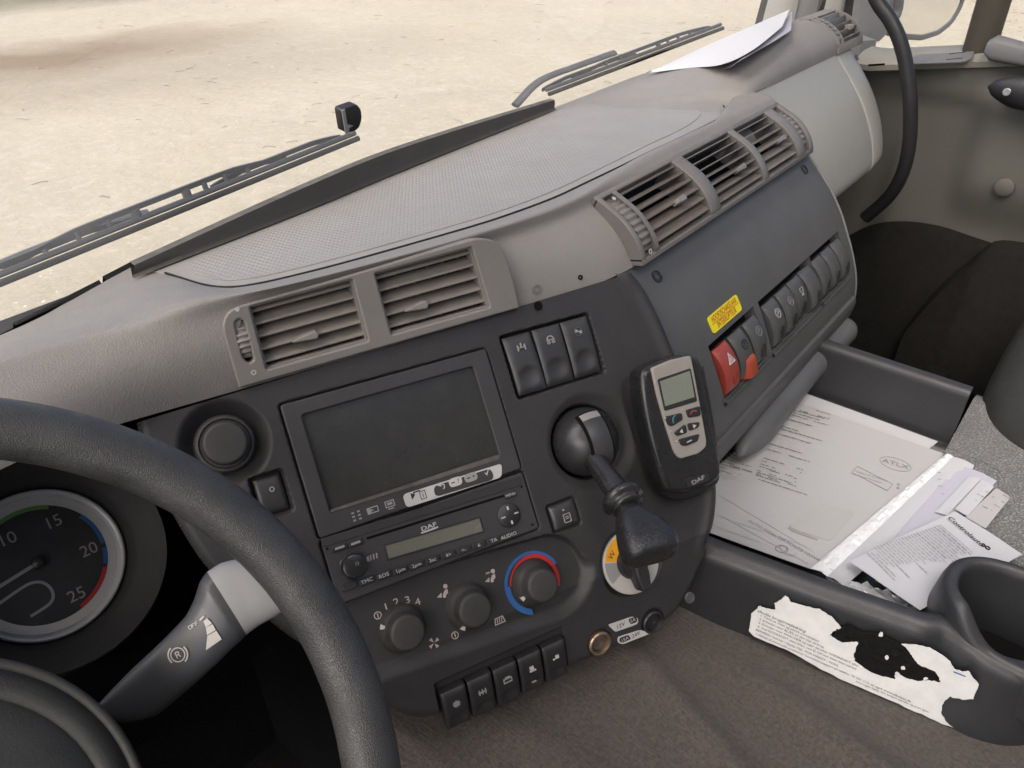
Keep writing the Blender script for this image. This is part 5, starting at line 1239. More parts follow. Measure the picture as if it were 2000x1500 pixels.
# cup holder: a tall back shell and a round well
CC = V(.664, -.088); crx, cry = .040, .066
S = []
for a in np.linspace(math.radians(-60), math.radians(215), 60):
    c_, s_ = math.cos(a), math.sin(a); hh = -.552 if False else 0
    top = -.577-.031*sstep(math.radians(128), math.radians(172), a)-.03*sstep(math.radians(-10), math.radians(-60), a)
    P0 = V(CC[0]+crx*math.copysign(abs(c_)**.8, c_), CC[1]+cry*math.copysign(abs(s_)**.8, s_), 0); ot = nrm(V(c_/crx, s_/cry, 0))
    S.append([P0-ot*.010+V(0, 0, TZ-.02), P0-ot*.003+V(0, 0, top-.03), P0+V(0, 0, top-.006), P0+ot*.003+V(0, 0, top), P0+ot*.008+V(0, 0, top+.0005), P0+ot*.013+V(0, 0, top-.004), P0+ot*.016+V(0, 0, top-.016), P0+ot*.020+V(0, 0, TZ-.01)])
S = np.array([spline(s_, 26) for s_ in S]); tray.part('cup_holder', grid(S, flip=True), m_tray, world=True, ang=70)
tray.part('cup_well', G().add(*lathe([(1.05, 0), (.95, .001), (.0001, .001)], 40)).tf(Matrix.Translation((CC[0], CC[1], TZ-.012)) @ Matrix.Diagonal((crx, cry, 1, 1))), m_void, world=True)

# --- torn instruction label on the outer wall
b0, b1, r0 = hz(1462, 1241, -.69), hz(1856, 1420, -.69), hz(1540, 1120, -.612)
WL = Fr((b0+b1)/2+V(0, 0, .035), b1-b0, V(0, 0, 1))
# fit the plane to the wall just built, along the label
pts = np.concatenate([S_ for S_ in [np.array([spline([rim_[k]+V(-.024, -.004, -.012), bot_w[k]], 6) for k in range(12, 52, 4)]).reshape(-1, 3)]])
WLc = pts.mean(0); u_, s_, vt_ = np.linalg.svd(pts-WLc); n_ = vt_[2]; n_ = n_ if np.dot(n_, -WLc) > 0 else -n_
xd = b1-b0; WL = Fr(WLc+n_*.006, xd-np.dot(xd, n_)*n_, np.cross(n_, xd)); WL = WL if WL.y[2] > 0 else Fr(WL.o, -WL.x, WL.y)
tl = Thing('torn_label', 'torn white instruction label peeling off the tray wall', 'sticker', WL)
wl = lambda x, y: WL.px(1200+x/2.5, 900+y/2.5, 0)
outl = [(655, 830), (672, 745), (705, 712), (735, 722), (785, 728), (783, 695), (812, 680), (832, 660), (850, 672), (862, 692), (935, 712), (1000, 725), (1060, 762), (1105, 815), (1070, 832), (1048, 852), (1080, 868), (1110, 890), (1150, 882), (1192, 885), (1180, 915), (1168, 945), (1175, 975), (1205, 1000), (1240, 1025), (1310, 1052), (1372, 1065), (1368, 1050), (1378, 1035), (1430, 1062), (1480, 1075), (1535, 1070), (1590, 1082), (1585, 1055), (1565, 1030), (1520, 1010), (1480, 990), (1455, 955), (1440, 930), (1405, 895), (1470, 900), (1540, 915), (1600, 950), (1640, 982), (1660, 1020), (1700, 1032), (1730, 1030), (1750, 1060), (1780, 1092), (1765, 1130), (1750, 1162), (1700, 1165), (1640, 1150), (1612, 1175), (1600, 1195), (1598, 1240), (1618, 1275), (1650, 1300), (1580, 1275), (1500, 1238), (1420, 1205), (1300, 1150), (1100, 1062), (980, 1000), (850, 925), (760, 890), (690, 860)]
jit = []
for i, q in enumerate(outl):
    q2 = outl[(i+1) % len(outl)]
    for t in (0, .25, .5, .75): jit.append((q[0]+(q2[0]-q[0])*t+rng.normal(0, 1.5), q[1]+(q2[1]-q[1])*t+rng.normal(0, 1.5)))
tl.plate('label_film', [[wl(*q) for q in jit]], -.001, .0003, m_stick)
tl.plate('glue_residue', [[wl(q[0]+rng.normal(0, 5), q[1]+rng.normal(0, 5)) for q in ((1095, 815), (1130, 800), (1200, 830), (1290, 850), (1400, 890), (1470, 985), (1560, 1030), (1600, 1090), (1480, 1095), (1370, 1080), (1240, 1040), (1165, 985), (1160, 900), (1060, 860))]], -.001, .0001, mat('smeared black residue', (.006, .006, .006), .35, .5, var=.4, vscale=80, grain=[('noise', 260, .5, .001)]))
for c_ in ((1410, 1010), (1300, 850), (1330, 960), (1380, 1040), (1520, 1062)):
    tl.plate('label_scrap', [[wl(c_[0]+rng.uniform(8, 16)*math.cos(a), c_[1]+rng.uniform(6, 14)*math.sin(a)) for a in np.linspace(0, 6.28, 9)[:-1]]], -.001, .0003, m_stick)
def tline(th, fr, p0, p1, string, m, sz=None, z=.0006, name='lettering', align='LEFT'):
    a, b = V(p0), V(p1); L_ = np.linalg.norm(b-a); th.text(name, string, sz, a[0], a[1], z, m, rot=math.atan2(b[1]-a[1], b[0]-a[0]), align=align)
for p, q, s_, bold, sz in (((700, 730), (1100, 905), 'alkolås brugervejledning', 1, .0046), ((712, 752), (1100, 925), '1. Tænd på tiden og påvirk mundstykke', 0, .0034), ((708, 770), (1100, 943), '2. Enheden viser BLÆS, er den klar til brug', 0, .0034), ((704, 788), (1100, 961), '3. Enheden viser ANALYSER og siger derefter GODKENDT eller', 0, .0034), ((700, 806), (1100, 980), '4. Ved GODKENDT start bilen, ved EJ OK kan bilen ikke startes', 0, .0034), ((690, 822), (1100, 1003), 'BEMÆRK! Ved fejl i display FEJL, FOR HÅRDT / SVAG', 0, .0034), ((690, 842), (1100, 1022), 'I tilfælde af eventuelle problemer kontaktes support på telefon 70 241 112, se også www.alkolaas.dk', 0, .0034), ((1180, 1075), (1500, 1210), 'Hvis ingen hjælp, kan lampen tændes og prøv igen.', 0, .0030)):
    tline(tl, WL, wl(*p), wl(*q), s_, m_ink, sz*1.1)
x, y = wl(1685, 1040); tl.plate('emblem', [rect(x, y, .010, .0012)], .0003, .0006, m_blup)

# --- engine-tunnel carpet and vinyl
def ridge(P, p0, p1, w_, h_):
    a, b = hz(*p0, -.69)[:2], hz(*p1, -.69)[:2]; d_ = nrm(b-a); n_ = V(-d_[1], d_[0]); r_ = (P[..., :2]-a) @ n_; s_ = (P[..., :2]-a) @ d_
    return h_*np.exp(-(r_/w_)**2)*sstep(-.06, .06, s_+.02)
gx_ = np.linspace(.235, .66, 150); gy_ = np.linspace(-.60, .41, 150); P = np.array([[(x, y, 0) for y in gy_] for x in gx_])
zz = -.692+ridge(P, (1250, 1290), (1400, 1456), .016, .011)+ridge(P, (1480, 1336), (1700, 1492), .018, .014)+ridge(P, (960, 1400), (1130, 1500), .022, .006)-3.0*np.maximum(0, .255-P[..., 0])**1.25
nzx = sum(.0012/k*np.sin(P[..., 0]*31*k+k)*np.cos(P[..., 1]*27*k+2*k) for k in (1, 2, 3)); P[..., 2] = zz+nzx
structure('tunnel_carpet', grid(P, flip=True), m_carpet, ang=80)
P = np.array([[(x, y, -.634-.004*((x-.9)/.3)**2-.9*max(0, x-1.08)**1.3) for y in np.linspace(-.6, .045, 80)] for x in np.linspace(.63, 1.2, 80)])
vv, ff = grid(P, flip=True); keepv = (vv, [q for q in ff if np.hypot((vv[q[0]][0]-.664)/.052, (vv[q[0]][1]+.088)/.080) > 1 and vv[q[0]][0] > .66])
structure('tunnel_vinyl', keepv, m_vinyl, ang=80)

# ================================================================== papers
def sheet(name, label, quad_px, z, m, cat='document', curl=.002, nz=14, lift=None, group=None):
    """a thin sheet: corners (px) in order; returns thing with frame on the sheet"""
    Q = [hz(*q, z+(lift[i] if lift else 0)) for i, q in enumerate(quad_px)]
    fr = Fr(Q[3], Q[2]-Q[3], Q[0]-Q[3]); th = Thing(name, label, cat, fr, group=group)
    P = []
    for i in range(nz):
        a = i/(nz-1); P.append([])
        for j in range(nz):
            b = j/(nz-1); p = Q[3]*(1-a)*(1-b)+Q[2]*a*(1-b)+Q[1]*a*b+Q[0]*(1-a)*b
            P[-1].append(p+fr.z*curl*(math.sin(a*3.14)*math.sin(b*2.6+.3)+.35*math.sin(a*7+b*4)))
    P = np.array(P); g = G(); g.add(*grid(P, flip=True)); 
    n_ = np.array(P)-fr.z*.0004; ring = list(P[:, 0])+list(P[-1, 1:])+list(P[::-1, -1][1:])+list(P[0, ::-1][1:-1]); k = len(ring); g.add(ring+[p-fr.z*.0006 for p in ring], [(i, (i+1) % k, k+(i+1) % k, k+i) for i in range(k)])
    th.part('page', g, m, world=True, ang=70)
    th.quad = [to2(fr, [q])[0] for q in Q]; 
    def surf(x, y):     # height of the page above its frame
        q = fr.w(x, y); a = max(0, min(1, x/np.linalg.norm(Q[2]-Q[3]))); b = max(0, min(1, y/np.linalg.norm(Q[0]-Q[3]))); return curl*(math.sin(a*3.14)*math.sin(b*2.6+.3)+.35*math.sin(a*7+b*4))
    th.surf = surf; return th
def words(th, x0, x1, y, h, m, z=.0007, fill=.85, name='print', g=None):
    x = x0
    while x < x1:
        L_ = rng.uniform(.6, 2.8)*h*2; e_ = min(x+L_, x1)
        if rng.random() < fill:
            z0, z1 = th.surf(x, y)+z, th.surf(e_, y)+z; g.add([(x, y-h/2, z0), (e_, y-h/2, z1), (e_, y+h/2, z1), (x, y+h/2, z0)], [(0, 1, 2, 3)])
        x = e_+h*.7
doc = sheet('document', 'large printed form in a clear sleeve filling the tray', ((1551, 784), (1848, 887), (1583, 1111), (1290, 1006)), -.637, m_paper, curl=.0005)
DW, DH = doc.quad[2][0], doc.quad[0][1]; g1, g2, g3 = G(), G(), G()
def dp(cx, cy): return doc.fr.px(1400+cx/3.3333, 760+cy/3.3333, .001)
# print laid out in page coordinates (x along the lines, y up the page)
words(doc, .008, .088, DH-.012, .0024, m_ink, g=g1, fill=.97); words(doc, .10, DW-.03, DH-.019, .0018, m_inkg, g=g2, fill=.9)
yy = DH-.022
for blk, (nl, hd_) in enumerate(((6, 1), (6, 1), (3, 1), (10, 0))):
    for k in range(nl):
        words(doc, .006, .006+rng.uniform(.035, .066), yy, .0016, m_inkg, g=g2); 
        if rng.random() < .75: words(doc, .080, .080+rng.uniform(.018, .066), yy, .0016, m_inkg, g=g2)
        yy -= .0062
    if hd_: words(doc, .006, .070, yy, .0026, m_ink, g=g1, fill=.97); yy -= .0075
for k in range(5):
    for c0 in (.080, .094, .118): words(doc, c0, c0+rng.uniform(.006, .012), DH-.150-k*.007, .0015, m_inkg, g=g2, fill=.7)
words(doc, .020, .075, DH-.178, .0026, m_ink, g=g1, fill=.97)
for k in range(6): words(doc, .020, .020+rng.uniform(.03, .045), DH-.184-k*.0045, .0013, m_inkg, g=g3)
words(doc, .005, DW-.01, .030, .0012, m_inkg, g=g3, fill=.97); words(doc, .04, DW-.05, .012, .0012, m_inkg, g=g3)
words(doc, DW-.05, DW-.03, DH-.008, .0016, m_inkg, g=g2)
doc.part('bold_print', g1, m_inkg, smooth=False); doc.part('small_print', g2, m_inkg, smooth=False); doc.part('fine_print', g3, m_inkl, smooth=False)
for a, b in (((15, 690), (625, 1055)), ((30, 825), (600, 1140))):
    doc.plate('rule', [seg(dp(*a), dp(*b), .0005)], .0009, .0010, m_inkl)
x, y = dp(1163, 487); el = [(x+.0185*math.cos(a), y+.0125*math.sin(a)) for a in np.linspace(0, 2*math.pi, 41)[:-1]]; el2 = [(x+.0181*math.cos(a), y+.0121*math.sin(a)) for a in np.linspace(0, 2*math.pi, 41)[:-1]]
doc.plate('stamp', [el, el2], .0008, .0010, m_inkg); doc.text('stamp', 'ATLX', .0115, x, y, .0011, m_inkg, squash=1.1)
q = [dp(*k) for k in ((915, 500), (1148, 618), (1110, 662), (875, 540))]; cq = sum(V(k) for k in q)/4
doc.plate('box', [[tuple(k) for k in q], [tuple(cq+(V(k)-cq)*V(.985, .93)) for k in q]], .0008, .0010, m_inkg)
doc.text('lettering', '1.ª Edição de Verificação', .0042, cq[0]-.003, cq[1]+.0035, .0011, m_inkg); doc.text('lettering', 'Verificação Periódica', .0042, cq[0]-.006, cq[1]-.0035, .0011, m_inkg)
for k in (.0036, -.0036): doc.plate('tick_box', [rect(cq[0]+.030, cq[1]+k, .003, .003), rect(cq[0]+.030, cq[1]+k, .0022, .0022)], .0008, .0010, m_inkg)
a, b = dp(330, 925), dp(620, 1088); doc.text('lettering', 'AUTO IDEAL DA FONTE NOVA, LDA', .0062, (a[0]+b[0])/2, (a[1]+b[1])/2, .0011, m_inkg, rot=math.atan2(b[1]-a[1], b[0]-a[0]))
x, y = dp(450, 1050); sg = [(x+.012*math.cos(k*1.3)*math.sin(k*.9+1)+.002*k-.01, y+.006*math.sin(k*2.1)) for k in np.linspace(0, 9, 40)]
gs_ = G()
for k in range(39): 
    pp_ = seg(sg[k], sg[k+1], .0005) if np.hypot(sg[k+1][0]-sg[k][0], sg[k+1][1]-sg[k][1]) > 1e-5 else None
    if pp_: gs_.add([(*q, .0011) for q in pp_], [(0, 1, 2, 3)])
doc.part('signature', gs_, m_inkg, smooth=False)
# faint translucent slip lying under the sleeve
q = [dp(*k) for k in ((470, 900), (650, 740), (905, 800), (740, 990))]; doc.plate('pale_slip', [roundpoly(q[::-1], .006)], .0005, .0008, mat('cream slip', (.412, .406, .39), .6, .3, var=.03))
doc.plate('slip_crease', [[dp(462, 905), dp(480, 880), dp(486, 900), dp(660, 975), dp(655, 984), dp(490, 925)]], .0008, .0010, mat('creased shadow paper', (.33, .32, .29), .6, .3))
# sleeve film edge
sl_ = Thing('plastic_sleeve', 'clear plastic sleeve edge with crinkled film beside the printed form', 'sleeve', Fr(hz(1700, 1020, -.634), (1, 0, 0), (0, 1, 0)))
a0, a1, c0, c1 = hz(1848, 886, -.633), hz(1583, 1111, -.633), hz(1862, 892, -.633), hz(1616, 1126, -.633); P = []
for t in np.linspace(0, 1, 60): P.append([a0*(1-t)+a1*t+(c0-a0)*s_*(1-t)+(c1-a1)*s_*t+V(0, 0, rng.normal(0, .0007)*(0 < s_ < 1)+.002*math.sin(s_*3.1)) for s_ in np.linspace(0, 1, 6)])
sl_.part('film_strip', grid(np.array(P)), m_film, world=True, ang=15)
P = []
for t in np.linspace(0, 1, 30): P.append([c0*(1-t)+c1*t+V(.0, -.028, 0)*s_*(1.15-.5*t)+V(0, 0, .0025*math.sin(s_*3.1)+rng.normal(0, .0003)-.003*s_) for s_ in np.linspace(0, 1, 6)])
sl_.part('folder_flap', grid(np.array(P)), m_paper2, world=True, ang=60)
v = [hz(*q, -.6335) for q in ((1551, 784), (1848, 887), (1583, 1111), (1290, 1006))]
# underlying sheets
uw = sheet('document', 'plain white sheet under the printed form, against the far tray wall', ((1568, 766), (1832, 862), (1700, 980), (1450, 880)), -.642, m_paper2, curl=.0004)
nb = sheet('booklet', 'dark blue booklet corner under the printed form near the grab lip', ((1500, 800), (1553, 782), (1500, 850), (1440, 870)), -.640, mat('navy card', (.02, .03, .07), .5, .4), cat='booklet', curl=.0)
lv_ = sheet('document', 'lavender sheet lying behind the receipt at the tray end', ((1870, 905), (1948, 938), (1860, 1030), (1740, 1060)), -.632, m_lav, curl=.002)
fd = sheet('document', 'white folded sheet with rounded corner behind the lavender sheet', ((1858, 892), (1955, 930), (1925, 965), (1800, 1050)), -.635, m_paper2, curl=.001)
for nm, q, z_, m_ in (('small white card sticking out furthest over the pebbled vinyl', ((1946, 953), (1974, 971), (1925, 1032), (1885, 1010)), -.627, m_paper), ('narrow white slip left of the small card', ((1918, 936), (1942, 950), (1890, 1008), (1865, 994)), -.626, m_paper2), ('narrow white slip half covered by the lavender sheet', ((1893, 930), (1916, 936), (1850, 1006), (1826, 1000)), -.628, m_paper2)):
    th = sheet('card', nm, q, z_, m_, cat='paper slip', curl=.0008); gg = G(); L_ = th.quad[2][0]
    for k in range(4): words(th, .004, L_*.8, th.quad[0][1]*(.9-.16*k), .0012, m_inkg, g=gg, fill=.6)
    th.part('small_print', gg, m_inkg, smooth=False)
rc = sheet('receipt', 'white inspection receipt with a heading, lying tilted over the other papers', ((1866, 998), (1997, 1082), (1797, 1192), (1658, 1096)), -.618, m_paper2, curl=.0012)
RW, RH = rc.quad[2][0], rc.quad[0][1]
cp_ = lambda cx, cy: rc.fr.px(1400+cx/3.3333, 760+cy/3.3333, .002)
a, b = cp_(1530, 850), cp_(1715, 1005); c_ = (V(a)+V(b))/2; an = math.atan2(b[1]-a[1], b[0]-a[0])
rc.text('lettering', 'Controlauto', .0092, c_[0], c_[1], .0022, m_ink, rot=an, bold=.01)
x, y = cp_(1745, 1020); rc.plate('emblem', [arcband(x-.002, y, .0016, .0026, -2.2, 2.2, 14)], .001, .0022, m_ink); rc.plate('emblem', [disc(x+.0032, y, .0026, 18), disc(x+.0032, y, .0016, 16)], .001, .0022, m_ink)
ca, sa = math.cos(an), math.sin(an); gg = G(); g4 = G()
for k in range(26):
    o_ = V(cp_(1478, 872))+V(ca, sa)*0+V(sa, -ca)*(.0055+.0042*k); L_ = rng.uniform(.03, .062)*(1-.012*k); x = 0.
    while x < L_:
        l_ = rng.uniform(.002, .008); p = o_+V(ca, sa)*x; n_ = V(-sa, ca)*.0006; e_ = p+V(ca, sa)*l_
        if all(0.004 < q[0] < RW-.004 and .004 < q[1] < RH-.004 for q in (p, e_)): (g4 if k in (1, 2, 8) else gg).add([(*(p-n_), rc.surf(*p)+.0012), (*(e_-n_), rc.surf(*e_)+.0012), (*(e_+n_), rc.surf(*e_)+.0012), (*(p+n_), rc.surf(*p)+.0012)], [(0, 1, 2, 3)])
        x += l_+.0012
rc.part('small_print', gg, m_inkl, smooth=False); rc.part('bold_print', g4, m_inkg, smooth=False)
# crumpled clear wrapping in the corner of the tray
P = []
for i in range(22):
    P.append([]); 
    for j in range(16):
        px = 1608+i*8.2+j*1.5; py = 1118+i*2.6+j*4.2; P[-1].append(hz(px, py, -.640)+V(0, 0, .010*rng.random()*rng.random()))
single('wrapping', grid(np.array(P)), mat('crumpled clear film', (.5, .51, .52), .12, .6, var=.2, vscale=50), 'crumpled shiny plastic wrapping under the receipt in the tray corner', 'wrapping', smooth=False)

# ================================================================== papers on the dashboard by the windscreen
def dz(px, py): return hz(px, py, -.268)
th = Thing('document', 'bright white sheet propped on the dashboard top against the windscreen', 'document', Fr(hz(1400, 110, -.29), (1, 0, 0), (0, 1, 0)))
top = [(1258, 146), (1330, 112), (1400, 80), (1470, 50), (1543, 18)]; bot = [(1262, 143), (1345, 133), (1410, 126), (1470, 98), (1528, 52)]
T3 = spline([hz(*q, z) for q, z in zip(top, (-.304, -.285, -.258, -.238, -.230))], 30); B3 = spline([hz(*q, z) for q, z in zip(bot, (-.304, -.281, -.256, -.2365, -.228))], 30)
th.part('page', grid(np.array([[a*(1-k)+b*k+V(0, 0, .003*math.sin(k*3.1)) for k in np.linspace(0, 1, 8)] for a, b in zip(T3, B3)])), mat('bright white paper', (.62, .62, .615), .6, .25, var=.02), world=True, ang=70)
th2 = Thing('document', 'grey curled sheet behind the glove compartment roll, under the bright white sheet', 'document', Fr(hz(1450, 110, -.29), (1, 0, 0), (0, 1, 0)))
top = [(1350, 131), (1420, 118), (1470, 90), (1520, 55), (1547, 22)]; bot = [(1352, 138), (1416, 135), (1446, 118), (1506, 84), (1545, 59)]
T3 = spline([hz(*q, z) for q, z in zip(top, (-.297, -.268, -.2465, -.2385, -.236))], 30); B3 = spline([hz(*q, z) for q, z in zip(bot, (-.297, -.266, -.2455, -.2375, -.235))], 30)
th2.part('page', grid(np.array([[a*(1-k)+b*k for k in np.linspace(0, 1, 6)] for a, b in zip(T3, B3)])), m_lav, world=True, ang=70)

# ================================================================== wipers, sensor
def wscr(px, py, off=.03):
    """point just outside the windscreen on a sight line"""
    s_ = .8; r_ = ray(px, py)
    for _ in range(30):
        P_ = r_*s_; s_ = (windshield_y(P_[0], P_[2])+off)/r_[1]
    return r_*s_
def wiper(label, arm_px, blade_px, frame_px, extra, ht=.016):
    t_ = Thing('wiper', label, 'wiper', Fr(wscr(*blade_px[0]), (1, 0, 0), (0, 1, 0)), group='windscreen wipers')
    A_, B_ = wscr(*blade_px[0], .014), wscr(*blade_px[-1], .014); d_ = nrm(B_-A_); up = nrm(np.cross(d_, V(0, -1, -.16))); up = up if up[2] > 0 else -up
    pts = [A_+(B_-A_)*k for k in np.linspace(0, 1, 12)]
    g = G(); g.add(*tube(pts, .0036, 8)); t_.part('rubber', g, m_rub, world=True)
    g = G(); g.add(*tube([p+up*.006+V(0, .006, 0) for p in pts], .0032, 6)); t_.part('spring_strip', g, m_wipe, world=True)
    # yoke with cross bars
    for i, (f0, f1) in enumerate(frame_px):
        a_, b_ = A_+(B_-A_)*f0, A_+(B_-A_)*f1; L_ = np.linalg.norm(b_-a_); yk = [a_+(b_-a_)*k+up*(.005+(ht if i == 0 else .006)*min(1, math.sin(math.pi*k)*1.5)**.8)+V(0, .012, 0) for k in np.linspace(0, 1, 24)]
        S = np.array([[p+up*.003, p+up*.003+V(0, .003, 0), p-up*.003+V(0, .003, 0), p-up*.003] for p in yk]); t_.part('yoke', grid(S, closed_v=True), m_wipe, world=True, ang=40)
        if i == 0:
            for k in (.12, .22, .32, .41, .59, .66, .74, .83):
                q = a_+(b_-a_)*k; t_.part('rib', tube([q+up*.004+V(0, .008, 0), q+up*(.004+ht*min(1, math.sin(math.pi*k)*1.5)**.8)+V(0, .012, 0)], .0030 if k not in (.41, .59) else .005, 6), m_wipe, world=True)
    ap = [wscr(*q, o) for q, o in arm_px]; t_.part('arm', tube(spline(ap, 20), extra, 10, sq=.5), m_rub if extra > .01 else m_wipe, world=True)
    return t_
wiper('long wiper lying across the lower left of the windscreen', [((-80, 560), .05), ((0, 517), .05), ((110, 472), .05), ((220, 430), .045), ((290, 415), .035)], [(-60, 578), (700, 270)], [(.08, .78), (.0, .34), (.56, .96)], .007, .0115)
wiper('shorter wiper rising at the right of the windscreen behind the papers', [((1006, 206), .05), ((1055, 158), .055), ((1130, 128), .05), ((1200, 103), .04)], [(1072, 184), (1412, 55)], [(.15, .95), (.0, .5)], .0085, .008)
SP = wscr(675, 226, -.004); sf_ = Fr(SP, V(1, 0, 0), V(0, -.16, 1))
se = Thing('sensor', 'small black half-round sensor stuck to the windscreen', 'sensor', sf_)
sq_ = lambda px, py: sf_.px(px, py, 0)
se.plate('housing', [roundpoly([sq_(*q) for q in ((653, 208), (684, 197), (693, 207), (695, 225), (690, 243), (680, 251), (668, 253), (660, 252))], .004)], .0, .012, m_blk, .002)
se.plate('silver_edge', [[sq_(*q) for q in ((653, 209), (659, 206), (664, 236), (676, 238), (668, 243), (667, 253), (661, 254))]], .0121, .0135, m_alu, .0003)

# ================================================================== steering wheel, stalk, instruments
WA = .858; ax = V(0, -math.cos(WA), math.sin(WA)); WC = V(-.06, .301, -.38)
wf = Fr(WC, V(1, 0, 0), np.cross(ax, V(1, 0, 0))); 
sw = Thing('steering_wheel', 'large worn black steering wheel in the lower left foreground', 'steering wheel', wf)
tt = np.linspace(0, 2*math.pi, 200, endpoint=False); P = []
for t in tt:
    c_ = V(.225*math.cos(t), .225*math.sin(t), 0); e1 = V(math.cos(t), math.sin(t), 0); ring = []
    for a in np.linspace(0, 2*math.pi, 32, endpoint=False):
        rr = .0170+.0006*math.cos(2*a+.5); 
        if -2.3 < (a-math.pi*1.5+math.pi) % (2*math.pi)-math.pi < -1.2: rr -= .0008*math.sin(t*14)**2
        ring.append(c_+e1*rr*math.cos(a)+V(0, 0, 1)*rr*math.sin(a))
    P.append(ring)
sw.part('rim', grid(np.array(P), closed_u=True, closed_v=True), m_wheel, ang=80)
hubp = [(.118, -.05), (.118, -.012), (.114, .000), (.104, .008), (.099, .0085), (.096, .006), (.093, .0085), (.080, .014), (.05, .020), (.0001, .022)]
P = np.array([[(r_*.94*math.cos(t), r_*.92*math.sin(t), z-.035) for t in np.linspace(0, 2*math.pi, 60, endpoint=False)] for r_, z in hubp])
hr = [(.107*math.cos(t), .105*math.sin(t), -.0268) for t in np.linspace(0, 2*math.pi, 80)]; sw.part('hub_trim', tube(hr, .0026, 10, caps=False), m_hub, ang=80)
sw.part('hub_cushion', grid(P, closed_v=True, flip=True), m_hub, ang=80)
for a in (math.radians(235), math.radians(-55)):
    S = []
    for k in np.linspace(0, 1, 14):
        r_ = .07+.152*k; c_ = V(r_*math.cos(a), r_*math.sin(a), -.035*(1-k)**1.5-.002); s_ = V(-math.sin(a), math.cos(a), 0); w_ = .024-.010*k
        S.append([c_+s_*w_*math.cos(b)+V(0, 0, .008*math.sin(b)) for b in np.linspace(0, 2*math.pi, 14, endpoint=False)])
    sw.part('spoke', grid(np.array(S), closed_v=True, flip=True), m_blk, ang=80)
# steering column shroud below the hub
# stalk
def at(px, py, d_): return ray(px, py)*d_
sk = Thing('column_stalk', 'grey paddle-shaped column stalk with a silver tip behind the wheel rim', 'stalk', Fr(at(215, 1400, .50), (1, 0, 0), (0, 1, 0)))
stA = [((188, 1380), (203, 1398)), ((215, 1350), (243, 1412)), ((255, 1309), (304, 1398)), ((312, 1256), (366, 1348)), ((360, 1207), (420, 1300)), ((379, 1172), (452, 1268)), ((390, 1138), (470, 1252)), ((404, 1118), (481, 1240)), ((432, 1100), (505, 1222)), ((465, 1092), (530, 1208)), ((500, 1092), (556, 1192)), ((535, 1100), (580, 1170)), ((560, 1118), (590, 1150))]
S = []
for i, (a, b) in enumerate(stA):
    dd = .497+.035*i/12; A_, B_ = at(*a, dd), at(*b, dd); c_ = (A_+B_)/2; e1 = (A_-B_)/2; n_ = -nrm(c_); hgt = np.linalg.norm(e1)*(.55 if i < 8 else .5)
    n_ = n_-np.dot(n_, nrm(e1))*nrm(e1); n_ = nrm(n_+V(0, 0, .25)); S.append([c_+e1*math.copysign(abs(math.cos(t))**.8, math.cos(t))+n_*hgt*math.copysign(abs(math.sin(t))**.8, math.sin(t)) for t in np.linspace(0, 2*math.pi, 36, endpoint=False)])
S = np.array(S); S = lin_u(S, 6); k7 = 7*6
sk.part('paddle', grid(S[:k7+1], closed_v=True), m_stalk, world=True, ang=70)
tp = S[k7:]; sk.part('silver_tip', (lambda vf: (vf[0], list(vf[1])+[tuple(range(len(tp)*36-36, len(tp)*36))]))(grid(tp, closed_v=True)), m_alu, world=True, ang=70)
cF = np.mean(S[4*6], axis=0); dirx = nrm(np.mean(S[6*6], axis=0)-np.mean(S[3*6], axis=0))
# print lies on the visible face of the paddle
def stal(px, py):
    """hit the paddle skin"""
    r_n = nrm(ray(px, py)); h_ = STB.ray_cast(Vector((0, 0, 0)), Vector(r_n)); return np.array(h_[0]) if h_[0] else None
STK = grid(S[:k7+1], closed_v=True); STB = BVHTree.FromPolygons([Vector(p) for p in STK[0]], [tuple(q) for q in STK[1]])
def on_stalk(polys, m, name='print'):
    g = G()
    for p in polys:
        h_ = [stal(*q) for q in p]
        if any(x is None for x in h_): continue
        h_ = [x*.9975 for x in h_]; tri = tessellate_polygon([[Vector((a, b, 0)) for a, b in p]]); g.add(h_, [t[::-1] for t in tri])
    if g.f: sk.part(name, g, m, world=True, smooth=False)
cs = lambda x, y: (180+x/4.166, 1060+y/4.166)
m_stp = mat('pale print', (.55, .53, .48), .5, .3)
on_stalk([[cs(*q) for q in p] for p in (((905, 640), (935, 615), (975, 655), (925, 690)), ((925, 693), (980, 662), (1005, 710), (935, 752)), ((937, 758), (1010, 716), (1055, 785), (925, 875)))], m_stp)
on_stalk([[cs(*q) for q in ((870, 628), (905, 592), (914, 602), (880, 634))]], m_stp)
rc_ = cs(697, 912)
def ell(cx, cy, r0, r1, a0, a1, n=14):
    return [[(cx+(r1*math.cos(a)), cy+(r1*math.sin(a))), (cx+r1*math.cos(a2), cy+r1*math.sin(a2)), (cx+r0*math.cos(a2), cy+r0*math.sin(a2)), (cx+r0*math.cos(a), cy+r0*math.sin(a))] for a, a2 in zip(np.linspace(a0, a1, n)[:-1], np.linspace(a0, a1, n)[1:])]
on_stalk(ell(*rc_, 12.5, 14.8, 0, 6.2832, 24)+ell(*rc_, 17.5, 20.5, 2.2, 3.9)+ell(*rc_, 17.5, 20.5, -.95, .75), m_stp, 'emblem')
def strok(pts, w_):
    out = []
    for a, b in zip(pts[:-1], pts[1:]):
        a, b = V(a), V(b); d_ = nrm(b-a); n_ = V(-d_[1], d_[0])*w_/2; out.append([tuple(a-n_), tuple(b-n_), tuple(b+n_), tuple(a+n_)])
    return out
R_ = [(-3.5, 6), (-3.5, -6), (1.5, -6), (3.8, -3.2), (1.5, -.4), (-3.5, -.4)]; rr_ = math.radians(-28)
rotp = lambda p, c_: (c_[0]+p[0]*math.cos(rr_)-p[1]*math.sin(rr_), c_[1]+p[0]*math.sin(rr_)+p[1]*math.cos(rr_))
